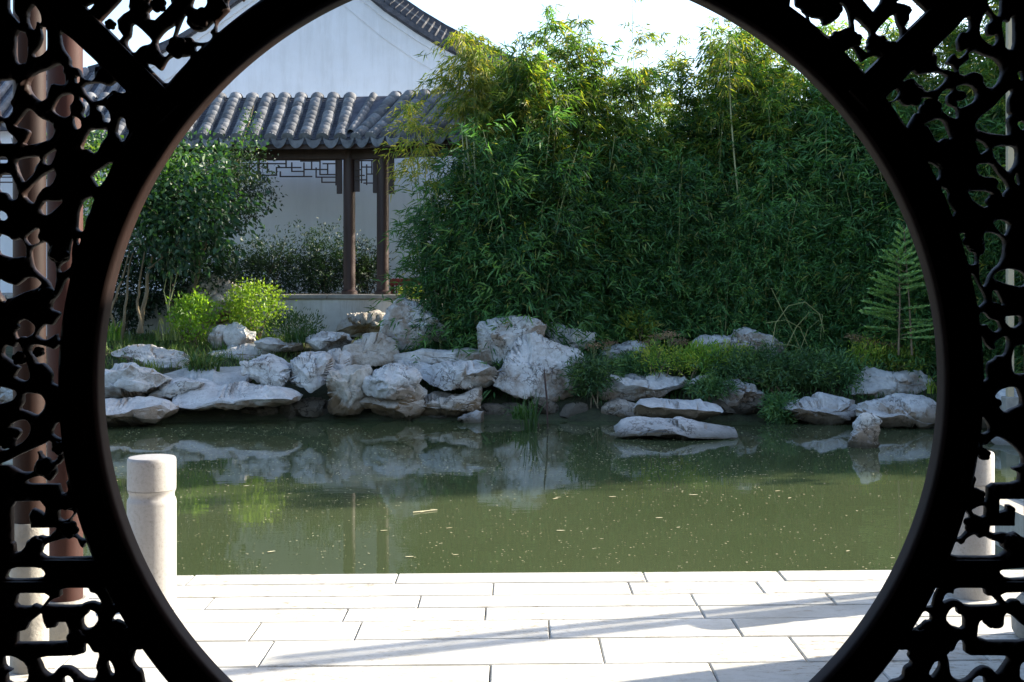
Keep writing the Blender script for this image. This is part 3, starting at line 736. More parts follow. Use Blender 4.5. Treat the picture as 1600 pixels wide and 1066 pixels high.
# posts
def post_col(x, y, r=0.10):
    m_ = MB(); m_.lathe([(r*1.35, PZ), (r*1.35, PZ+0.05), (r*1.05, PZ+0.075), (r, PZ+0.08), (r, 3.75)], 24, (x, y, 0)); return m_.build('post', M['pav_wood'], cor, True)
cols = [(-2.72, 21.4), (-2.14, 21.2), (-5.75, 21.4), (-8.78, 21.4), (-5.75, 23.3), (-8.78, 23.3), (-0.38, 20.38)]
for x, y in cols: post_col(x, y)
ang = R(24)
U0 = Vector((1, 0, 0)); V0 = Vector((0, 1, 0))
U1 = Vector((math.cos(ang), -math.sin(ang), 0)); V1 = Vector((math.sin(ang), math.cos(ang), 0))
# eave beams
m_ = MB(); m_.box(-13, 21.32, 3.53, -2.62, 21.48, 3.76, 0.012); m_.build('eave_beam', M['pav_wood'], cor)
m_ = MB(); m_.box(-13, 23.22, 3.71, -2.62, 23.38, 3.85, 0.012); m_.build('eave_beam', M['pav_wood'], cor)
Mx = Matrix.Translation((-2.72, 21.42, 0)) @ Matrix.Rotation(-ang, 4, 'Z')
m_ = MB(); m_.box(0.05, -0.08, 3.525, 2.6, 0.08, 3.755, 0.012, Mx); m_.build('eave_beam', M['pav_wood'], cor)
# upper rail just under the beam
# hanging fret lattice between the posts
def fret(x0, x1, y, segs, Mx=None, th=0.018):
    mb = MB()
    for (ax, az, bx, bz) in segs:
        xa, xb = x0+(x1-x0)*min(ax, bx), x0+(x1-x0)*max(ax, bx)
        za, zb = min(az, bz), max(az, bz)
        if abs(ax-bx) < 1e-6: mb.box(xa-th/2, y-0.016, za, xa+th/2, y+0.016, zb, 0, Mx)
        else: mb.box(xa-th/2, y-0.014, za-th/2, xb+th/2, y+0.014, za+th/2, 0, Mx)
    return mb
def zz(y, d=21.4): return EYE-(y-430)/FPX*d
# pixel-traced left bay: from x 405..525, mirrored for the hidden half
segpx = [(405,250,405,274),(405,274,432,274),(432,274,432,262),(432,262,470,262),(418,254,418,268),(405,256,447,256),(447,250,447,262),(418,268,425,268),
         (438,276,487,276),(438,268,438,276),(456,254,456,268),(456,268,475,268),(475,254,475,276),(470,252,500,252),(487,250,487,265),(475,265,512,265),(494,262,494,277),(494,277,525,277),(500,250,500,273),
         (503,277,503,285),(503,285,525,285),(512,256,512,273),(500,273,525,273),(505,256,525,256),(525,248,525,290)]
def px2x(x, d=21.4): return (x-800)/FPX*d
mb = MB()
def fretseg(mb, s, y=21.4, flipx=None, th=0.02):
    xa, ya, xb, yb = s
    X1, X2 = sorted((px2x(xa), px2x(xb)))
    if flipx is not None: X1, X2 = 2*flipx-X2, 2*flipx-X1
    Z1, Z2 = sorted((zz(ya), zz(yb)))
    if xa == xb: mb.box(X1-th/2, y-0.018, Z1, X1+th/2, y+0.018, Z2)
    else: mb.box(X1-th/2, y-0.0165, Z1-th/2, X2+th/2, y+0.0165, Z1+th/2)
for s_ in segpx:
    fretseg(mb, s_)
    fretseg(mb, s_, flipx=px2x(404))
fretseg(mb, (285, 250, 525, 250))
mb.build('hanging_lattice', M['pav_wood'], cor)
mb = MB()
for s_ in segpx:
    fretseg(mb, s_, flipx=px2x(262)); 
mb.build('hanging_lattice', M['pav_wood'], cor)
mb = MB()
for s_ in [(556,252,590,252),(566,252,566,287),(556,266,566,266),(556,282,574,282),(574,258,574,290),(566,262,582,262),(582,252,582,273),(574,273,590,273),(570,287,590,287),(556,275,570,275),(586,258,586,287)]:
    xa, ya, xb, yb = s_
    fretseg(mb, s_, 21.3)
mb.build('hanging_lattice', M['pav_wood'], cor)
# lattice legs beside the posts
for (x, d, z0) in ((530.5, 21.4, 303), (558, 21.35, 300), (587, 21.22, 303), (612, 21.1, 305)):
    mb = MB(); X_ = px2x(x, d); mb.box(X_-0.045, d-0.03, zz(z0), X_+0.045, d+0.02, 3.53, 0.006); mb.build('lattice_leg', M['pav_wood'], cor)
# rear wall of the corridor
m_ = MB(); m_.box(-14, 24.0, 0.0, 2.5, 24.2, 4.0); m_.build('rear_wall', M['rear'], cor)

# roof: cover tiles on ribs, pan tiles between, drip tiles at the eave
def cover_tile():
    m_ = MB(); n = 7; r0, r1, t = 0.106, 0.103, 0.012; L_ = 0.185
    vs = []
    for (yy, ro) in ((0, r0), (L_, r1)):
        for k in range(n+1):
            a = math.pi*k/n
            vs.append((ro*math.cos(a), yy, ro*math.sin(a)*0.9))
    for k in range(n+1):
        a = math.pi*k/n
        vs.append(((r0-t)*math.cos(a), 0.0, (r0-t)*math.sin(a)*0.9))
    fs = [(k, k+1, n+1+k+1, n+1+k) for k in range(n)]+[(k, 2*(n+1)+k, 2*(n+1)+k+1, k+1) for k in range(n)]
    m_.add(vs, fs)
    return mesh('cover_tile', m_.v, m_.f, M['tile'], True)
def drip_tile():
    # curved tongue hanging under the pan at the eave
    n = 12; vs = []; w = 0.128
    for j, yy in enumerate((0.0, 0.014)):
        for k in range(n+1):
            u = -1+2*k/n
            top = 0.015-0.05*(1-u*u)
            bot = 0.0-0.165*(1-u*u)**0.7
            vs.append((u*w, yy, top)); vs.append((u*w, yy, bot))
    m = 2*(n+1); fs = []
    for k in range(n):
        a = 2*k
        fs += [(a, a+1, a+3, a+2), (m+a, m+a+2, m+a+3, m+a+1), (a+1, m+a+1, m+a+3, a+3), (a, a+2, m+a+2, m+a)]
    return mesh('drip_tile', vs, fs, M['tile'], False)
def end_cap():
    n = 12; vs = [(0, -0.006, 0.03)]
    for k in range(n):
        a = 2*math.pi*k/n; vs.append((0.10*math.cos(a), 0, 0.01+0.085*math.sin(a)))
    for k in range(n):
        a = 2*math.pi*k/n; vs.append((0.10*math.cos(a), 0.03, 0.01+0.085*math.sin(a)))
    fs = [(0, 1+k, 1+(k+1) % n) for k in range(n)]+[(1+k, 1+n+k, 1+n+(k+1) % n, 1+(k+1) % n) for k in range(n)]
    return mesh('end_tile', vs, fs, M['tile'], False)
cme, dme, eme = cover_tile(), drip_tile(), end_cap()
SP = 0.281; EZ = 3.875; RISE = 0.84; RUN = 1.30
rr_ = random.Random(11)
def prof_z(t): return RISE*(0.86*t+0.14*t*t)
def roof(origin, U, V, s0, s1, ncol, cut=None, tops=True, cover=True):
    """origin = eave corner; columns run up V; s along U"""
    rf = MB()
    th = 0.05
    # deck
    K = 8
    vs = []
    for s in (s0, s1):
        for k in range(K+1):
            t = k/K
            p = origin+U*s+V*(RUN*t); z = prof_z(t)
            vs.append((p.x, p.y, EZ-0.09+z)); vs.append((p.x, p.y, EZ-0.15+z))
    m = 2*(K+1)
    fs = []
    for k in range(K):
        a = 2*k
        fs += [(a, a+2, m+a+2, m+a), (a+1, m+a+1, m+a+3, a+3), (a, a+1, a+3, a+2), (m+a, m+a+2, m+a+3, m+a+1)]
    fs += [(0, m, m+1, 1), (2*K, 2*K+1, m+2*K+1, m+2*K)]
    rf.add(vs, fs)
    # rear slope
    vs = []
    for s in (s0, s1):
        for (yy, zz_) in ((RUN, RISE), (2*RUN+0.1, 0.02)):
            p = origin+U*s+V*yy
            vs.append((p.x, p.y, EZ-0.05+zz_)); vs.append((p.x, p.y, EZ-0.11+zz_))
    rf.add(vs, [(0, 2, 6, 4), (1, 5, 7, 3), (0, 4, 5, 1), (2, 3, 7, 6), (0, 1, 3, 2), (4, 6, 7, 5)])
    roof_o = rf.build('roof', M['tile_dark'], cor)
    # rafters' fascia
    fb = MB()
    Mx = Matrix.Translation(origin) @ Matrix(((U.x, V.x, 0, 0), (U.y, V.y, 0, 0), (0, 0, 1, 0), (0, 0, 0, 1)))
    fb.box(s0, 0.05, EZ-0.22, s1, 0.09, EZ-0.13, 0, Mx)
    nr = int((s1-s0)/0.16)
    for i in range(nr):
        x = s0+0.08+i*0.16
        vs = [(x-0.025, 0.07, EZ-0.20), (x+0.025, 0.07, EZ-0.20), (x-0.025, RUN, EZ-0.20+RISE), (x+0.025, RUN, EZ-0.20+RISE),
              (x-0.025, 0.07, EZ-0.14), (x+0.025, 0.07, EZ-0.14), (x-0.025, RUN, EZ-0.14+RISE), (x+0.025, RUN, EZ-0.14+RISE)]
        fb.add([tuple(Mx @ Vector(v)) for v in vs], [(0, 1, 3, 2), (4, 6, 7, 5), (0, 4, 5, 1), (2, 3, 7, 6), (0, 2, 6, 4), (1, 5, 7, 3)])
    fb.build('rafters', M['pav_wood'], roof_o)
    # pan tiles: overlapping shallow troughs, too small to single out
    pan = MB()
    NR = 24
    for c in range(ncol+1):
        s = s0+SP*c
        if s > s1+0.01: break
        lim = cut(s) if cut else (0, 1)
        for k in range(NR):
            t0, t1 = k/NR, (k+1.35)/NR
            if t0 < lim[0] or t0 > lim[1]: continue
            z0, z1 = prof_z(t0)+0.016, prof_z(min(t1, 1))-0.003
            jx = rr_.uniform(-0.008, 0.008)
            vs = []
            for (t, z) in ((t0, z0), (t1, z1)):
                for q in range(4):
                    u = -1+2*q/3
                    p = origin+U*(s+jx+u*0.088)+V*(RUN*min(t, 1.0))
                    vs.append((p.x, p.y, EZ-0.078+z+0.028*u*u))
            for q in range(4):
                v = vs[q]; vs.append((v[0], v[1]+0.001, v[2]-0.016))
            pan.add(vs, [(q, q+1, 5+q, 4+q) for q in range(3)]+[(8+q, 9+q, q+1, q) for q in range(3)])
        if lim[0] <= 0.02:
            o = bpy.data.objects.new('drip_tile', dme); C.objects.link(o); o.parent = roof_o
            p = origin+U*s-V*0.03
            o.matrix_basis = Matrix.Translation((p.x, p.y, EZ-0.055)) @ Matrix(((U.x, V.x, 0, 0), (U.y, V.y, 0, 0), (0, 0, 1, 0), (0, 0, 0, 1))) @ Matrix.Rotation(R(-8), 4, 'X')
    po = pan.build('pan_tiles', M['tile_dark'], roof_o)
    tag(po, kind='stuff')
    NC = 10
    for c in range(ncol):
        s = s0+SP*(c+0.5)
        if s > s1: break
        lim = cut(s) if cut else (0, 1)
        jx = rr_.uniform(-0.012, 0.012)
        for k in range(NC):
            t = k/NC
            if t < lim[0]-0.02 or t > lim[1]: continue
            sl = (prof_z(min(1, t+0.05))-prof_z(max(0, t-0.05)))/(RUN*(min(1, t+0.05)-max(0, t-0.05)))
            p = origin+U*(s+jx+rr_.uniform(-0.005, 0.005))+V*(RUN*t)
            B_ = Matrix(((U.x, V.x, 0, 0), (U.y, V.y, 0, 0), (0, 0, 1, 0), (0, 0, 0, 1)))
            Mt = Matrix.Translation((p.x, p.y, EZ-0.050+prof_z(t)+rr_.uniform(0, 0.006))) @ B_ @ Matrix.Rotation(math.atan(sl)+rr_.uniform(-0.02, 0.03), 4, 'X')
            o = bpy.data.objects.new('cover_tile', cme); C.objects.link(o); o.parent = roof_o; o.matrix_basis = Mt
            if k == 0:
                o = bpy.data.objects.new('end_tile', eme); C.objects.link(o); o.parent = roof_o
                o.matrix_basis = Mt @ Matrix.Translation((0, -0.004, 0))
    # low ridge roll along the top, its ends show as pale humps
    for c in range(ncol):
        s = s0+SP*(c+0.5)
        if s > s1: break
        p = origin+U*s+V*(RUN+0.02)
        B_ = Matrix(((U.x, V.x, 0, 0), (U.y, V.y, 0, 0), (0, 0, 1, 0), (0, 0, 0, 1)))
        o = bpy.data.objects.new('ridge_tile', cme); C.objects.link(o); o.parent = roof_o
        o.matrix_basis = Matrix.Translation((p.x, p.y, EZ-0.04+RISE)) @ B_ @ Matrix.Rotation(R(-28), 4, 'X') @ Matrix.Diagonal((1.12, 1, 1.1, 1))
    return roof_o
OX = -2.66; OY = 20.8
O = Vector((OX, OY, 0))
# in plan the two slopes meet on a line leaning right; trim the right one against it
roof(O, U0, V0, -SP*19, 0.0, 19, None)
def cut1(s):
    return (0, 1) if s > 0.05 else (0, 0.0)
roof(O+V0*0.001, U1, V1, 0.0, SP*9, 9, None)
# filler wedge between the two slopes
wd = MB(); vs = []
for k in range(9):
    t = k/8
    a = O+V0*(RUN*t); b = O+V1*(RUN*t); z = EZ-0.035+prof_z(t)
    vs += [(a.x-0.08, a.y, z), (b.x+0.08, b.y, z)]
wd.add(vs, [(2*k, 2*k+1, 2*k+3, 2*k+2) for k in range(8)]); wd.build('valley_tiles', M['tile_dark'], cor)
for a_ in (12,):
    Vm = Vector((math.sin(R(a_)), math.cos(R(a_)), 0)); Um = Vector((Vm.y, -Vm.x, 0))
    for k in range(1, 10):
        t = k/10; p = O+Vm*(RUN*t)
        o = bpy.data.objects.new('cover_tile', cme); C.objects.link(o); o.parent = cor
        B_ = Matrix(((Um.x, Vm.x, 0, 0), (Um.y, Vm.y, 0, 0), (0, 0, 1, 0), (0, 0, 0, 1)))
        o.matrix_basis = cor.matrix_basis.inverted() @ Matrix.Translation((p.x, p.y, EZ-0.045+prof_z(t))) @ B_ @ Matrix.Rotation(math.atan(RISE/RUN), 4, 'X') @ Matrix.Diagonal((0.72, 1, 1, 1))
tile_red = empty('low_bench', (-1.72, 22.3, PZ), 'low dark red slatted bench beside the rightmost corridor post', 'bench')
bx = -1.87; 
m_ = MB(); m_.box(bx-0.25, 22.2, PZ+0.14, bx+0.25, 22.5, PZ+0.26, 0.01); m_.build('seat', M['red_paint'], tile_red)
for k in range(6):
    m_ = MB(); m_.box(bx-0.24+k*0.09, 22.21, PZ-0.01, bx-0.215+k*0.09, 22.24, PZ+0.139); m_.build('slat', M['red_paint'], tile_red)
for sx in (-0.24, 0.2):
    m_ = MB(); m_.box(bx+sx, 22.45, PZ-0.01, bx+sx+0.04, 22.49, PZ+0.139); m_.build('leg', M['red_paint'], tile_red)

# ------------------------------------------------------------------ tall gabled house behind
house = empty('gabled_house', (-4.4, 27, 0.6), 'tall white gabled house with dark tiled verges behind the corridor', 'house')
HY = 27.0
def hx(x): return (x-800)/FPX*HY
def hz(y): return EYE-(y-430)/FPX*HY
# gable outline: apex above the frame, slightly sagging slopes
slopeR = [(480, -60), (540, -28), (600, 22), (650, 56), (690, 80), (740, 106), (800, 132), (860, 150)]
slopeL = [(480, -60), (420, -22), (360, 20), (300, 62), (240, 98), (170, 128), (90, 150)]
vs = [(hx(480), hz(-55))]
outl = [(hx(x), hz(y)) for x, y in slopeR]+[(hx(860), 0.5), (hx(90), 0.5)]+[(hx(x), hz(y)) for x, y in reversed(slopeL[1:])]
n = len(outl)
mb = MB(); mb.add([(x, HY, z) for x, z in outl]+[(x, HY+9, z) for x, z in outl], [tuple(range(n)), tuple(range(2*n-1, n-1, -1))]+[(i, (i+1) % n, n+(i+1) % n, n+i) for i in range(n)])
mb.build('wall', M['plaster'], house)
def strip(name, pts, w0, w1, y0, y1, mat, par):
    """a band following the verge between offsets w0..w1 (metres above the line)"""
    mb = MB(); vs = []
    for x, y in pts:
        vs += [(hx(x), HY+y0, hz(y)+w0), (hx(x), HY+y0, hz(y)+w1), (hx(x), HY+y1, hz(y)+w1), (hx(x), HY+y1, hz(y)+w0)]
    fs = []
    for i in range(len(pts)-1):
        for q in range(4):
            fs.append((4*i+q, 4*i+(q+1) % 4, 4*i+4+(q+1) % 4, 4*i+4+q))
    fs += [(0, 1, 2, 3), tuple(4*(len(pts)-1)+q for q in (3, 2, 1, 0))]
    mb.add(vs, fs); return mb.build(name, M[mat], par)
for pts in (slopeR, slopeL):
    strip('verge_band', pts, -0.52, -0.101, -0.022, -0.0, 'plaster', house)
    strip('verge_band', pts, -0.10, 0.05, -0.06, 0.0, 'plaster', house)
    strip('verge_band', pts, 0.052, 0.10, -0.10, 0.0, 'tile_dark', house)
    rf = strip('roof', pts, 0.10, 0.22, -0.16, 9.1, 'tile_dark', house)
    # roof tiles seen edge-on: courses along the verge
    rnd = random.Random(5)
    for j in range(7):
        mb = MB()
        for a, b in zip(pts, pts[1:]):
            ax, az, bx_, bz = hx(a[0]), hz(a[1]), hx(b[0]), hz(b[1])
            L_ = math.hypot(bx_-ax, bz-az); nn = max(1, int(L_/0.13))
            for q in range(nn):
                u = (q+0.5)/nn
                X_, Z_ = ax+(bx_-ax)*u, az+(bz-az)*u
                an = math.atan2(bz-az, bx_-ax)
                Mx = Matrix.Translation((X_, HY-0.12+j*0.30, Z_+0.22+j*0.085)) @ Matrix.Rotation(-an, 4, 'Y')
                mb.box(-0.055, 0, rnd.uniform(-0.006, 0), 0.062, 0.28, 0.078+rnd.uniform(-0.006, 0.010), 0, Mx)
        tag(mb.build('verge_tiles', M['tile' if j == 3 else 'tile_dark'], rf), kind='stuff')
    strip('ridge', pts, 0.80, 0.93, 1.9, 2.3, 'tile_dark', house)
# lower tiled roof left of the house, seen through the carving
lr = empty('side_building', (-9.6, 25.5, 0.6), 'grey roofed side building half hidden behind the left carving', 'building')
mb = MB(); mb.box(-13.0, 25.4, 0.4, -7.6, 29, 4.6); mb.build('wall', M['plaster'], lr)
mb = MB(); vs = [(-13.2, 25.1, 4.55), (-7.5, 25.1, 4.55), (-13.2, 27.2, 5.9), (-7.5, 27.2, 5.9), (-13.2, 25.1, 4.45), (-7.5, 25.1, 4.45), (-13.2, 29.3, 4.5), (-7.5, 29.3, 4.5)]
mb.add(vs, [(0, 1, 3, 2), (0, 4, 5, 1), (2, 3, 7, 6), (4, 6, 7, 5), (0, 2, 6, 4), (1, 5, 7, 3)]); rf = mb.build('roof', M['tile_dark'], lr)
for k in range(20):
    x = -13.05+k*0.285
    mb = MB(); mb.tube([(x, 25.05, 4.56), (x, 26.1, 5.24), (x, 27.2, 5.95)], 0.08, 8); mb.build('cover_tile', M['tile'], rf)
pole = empty('beige_post', (P(1578, 640, 15.5).x, 15.5, 0), 'tall beige post on the far bank seen through the right carving', 'post')  # plain beige post without a lamp
px_ = P(1578, 640, 15.5).x
m_ = MB(); m_.box(px_-0.038, 15.46, -0.3, px_+0.038, 15.54, 4.9, 0.006); m_.build('shaft', M['beige'], pole)
m_ = MB(); m_.box(px_-0.08, 15.42, -0.4, px_+0.08, 15.58, -0.02+0.15, 0.01); m_.build('base', M['ledge'], pole)

# ------------------------------------------------------------------ rocks
def ico(sub):
    bm = bmesh.new(); bmesh.ops.create_icosphere(bm, subdivisions=sub, radius=1)
    v = np.array([v.co[:] for v in bm.verts]); f = np.array([[q.index for q in p.verts] for p in bm.faces]); bm.free()
    return v, f
ICO = {4: ico(4), 5: ico(5)}
def rock(label, poly, d, depth, seed, mat='rock', sub=4, p=3.2, amp=1.0, group=None, name='rock', cuts=14):
    rg = random.Random(seed)
    poly = np.array(poly, float)
    lo, hi = poly.min(0), poly.max(0)
    c = (lo+hi)/2
    sc = d/FPX
    v, f = ICO[sub]
    # silhouette radius by angle
    q = (poly-c)*np.array([sc, -sc])
    q = chaikin(q, 1)
    NA = 240
    rad = np.zeros(NA)
    for i in range(NA):
        a = 2*math.pi*i/NA; dx, dz = math.cos(a), math.sin(a); best = 0.02
        for (ax, az), (bx, bz) in zip(q, np.roll(q, -1, 0)):
            ex, ez = bx-ax, bz-az
            den = dx*ez-dz*ex
            if abs(den) < 1e-12: continue
            t = (ax*ez-az*ex)/den; u = (ax*dz-az*dx)/den
            if t > 0 and -1e-6 <= u <= 1+1e-6: best = max(best, t)
        rad[i] = best
    th = np.arctan2(v[:, 2], v[:, 0]) % (2*math.pi)
    fi = th/(2*math.pi)*NA; i0 = np.floor(fi).astype(int) % NA; fr = fi-np.floor(fi)
    Rv = rad[i0]*(1-fr)+rad[(i0+1) % NA]*fr
    sl = np.clip(np.abs(v[:, 1]), 0, 1); cl = np.sqrt(1-sl*sl)
    rho = cl**(2/p); yy = np.sign(v[:, 1])*sl**(2/p)
    pos = np.stack([rho*Rv*np.cos(th), yy*depth/2, rho*Rv*np.sin(th)], 1)
    size = np.array([(hi[0]-lo[0])*sc/2, depth/2, (hi[1]-lo[1])*sc/2])
    # flat facets
    for k in range(cuts):
        nrm = np.array([rg.uniform(-.75, .75), rg.uniform(-1.3, -0.75), rg.uniform(-0.7, .9)]) if k < cuts*0.65 else np.array([rg.uniform(-1, 1), rg.uniform(-0.5, 0.8), rg.uniform(-0.6, 1)])
        soft = k >= cuts*0.65
        nrm = nrm/size; nrm /= np.linalg.norm(nrm)
        dd = pos @ nrm; mx = dd.max(); cc = mx*rg.uniform(0.5, 0.82)
        if soft: cc = mx*rg.uniform(0.84, 0.95)
        over = dd > cc
        pos[over] -= np.outer((dd[over]-cc)*0.93, nrm)
    s = float(size.min())
    off = Vector((rg.uniform(-50, 50), rg.uniform(-50, 50), rg.uniform(-50, 50)))
    nr = pos/np.maximum(np.linalg.norm(pos/size, axis=1), 0.2)[:, None]/size/size
    nr /= np.maximum(np.linalg.norm(nr, axis=1), 1e-6)[:, None]
    dis = np.zeros(len(pos))
    for i, pv in enumerate(pos):
        w = Vector(pv)
        a = noise.noise(w*2.6+off)*0.10
        b = noise.ridged_multi_fractal(w*4.5+off, 0.9, 2.1, 4, 1.0, 2.0)-1.1
        e = noise.noise(w*13+off)*0.028
        cel = noise.cell(Vector((w.x*2.2+w.z, w.y*2.2, w.z*6+w.x))+off)*0.03+(abs(noise.noise(w*6+off))-0.2)*0.05
        vd, vp = noise.voronoi(w*2.4+Vector((a, b*0.2, e*4))+off)
        gap = vd[1]-vd[0]
        blk = noise.cell(vp[0]*7.3)*0.055
        crev = -0.035*math.exp(-gap/0.04)
        dis[i] = a*0.6-0.013*b+e*0.7+cel*0.7+blk+crev
    k = min(1.0, s/0.22)
    pos = pos+nr*(dis*amp*k)[:, None]
    # bring the outline back to the size it has in the photograph
    for ax_, half in ((0, (hi[0]-lo[0])*sc/2), (2, (hi[1]-lo[1])*sc/2)):
        a0, a1 = pos[:, ax_].min(), pos[:, ax_].max()
        pos[:, ax_] = (pos[:, ax_]-(a0+a1)/2)*(2*half*1.07/(a1-a0))
    cen = np.array(P(c[0], c[1], d))
    cen[1] += depth*0.15
    me = mesh(name, pos, f, M[mat], True)
    try: me.set_sharp_from_angle(angle=R(24))
    except Exception: pass
    o = link(name, me)
    o.location = cen
    return tag(o, label, 'rock', group)
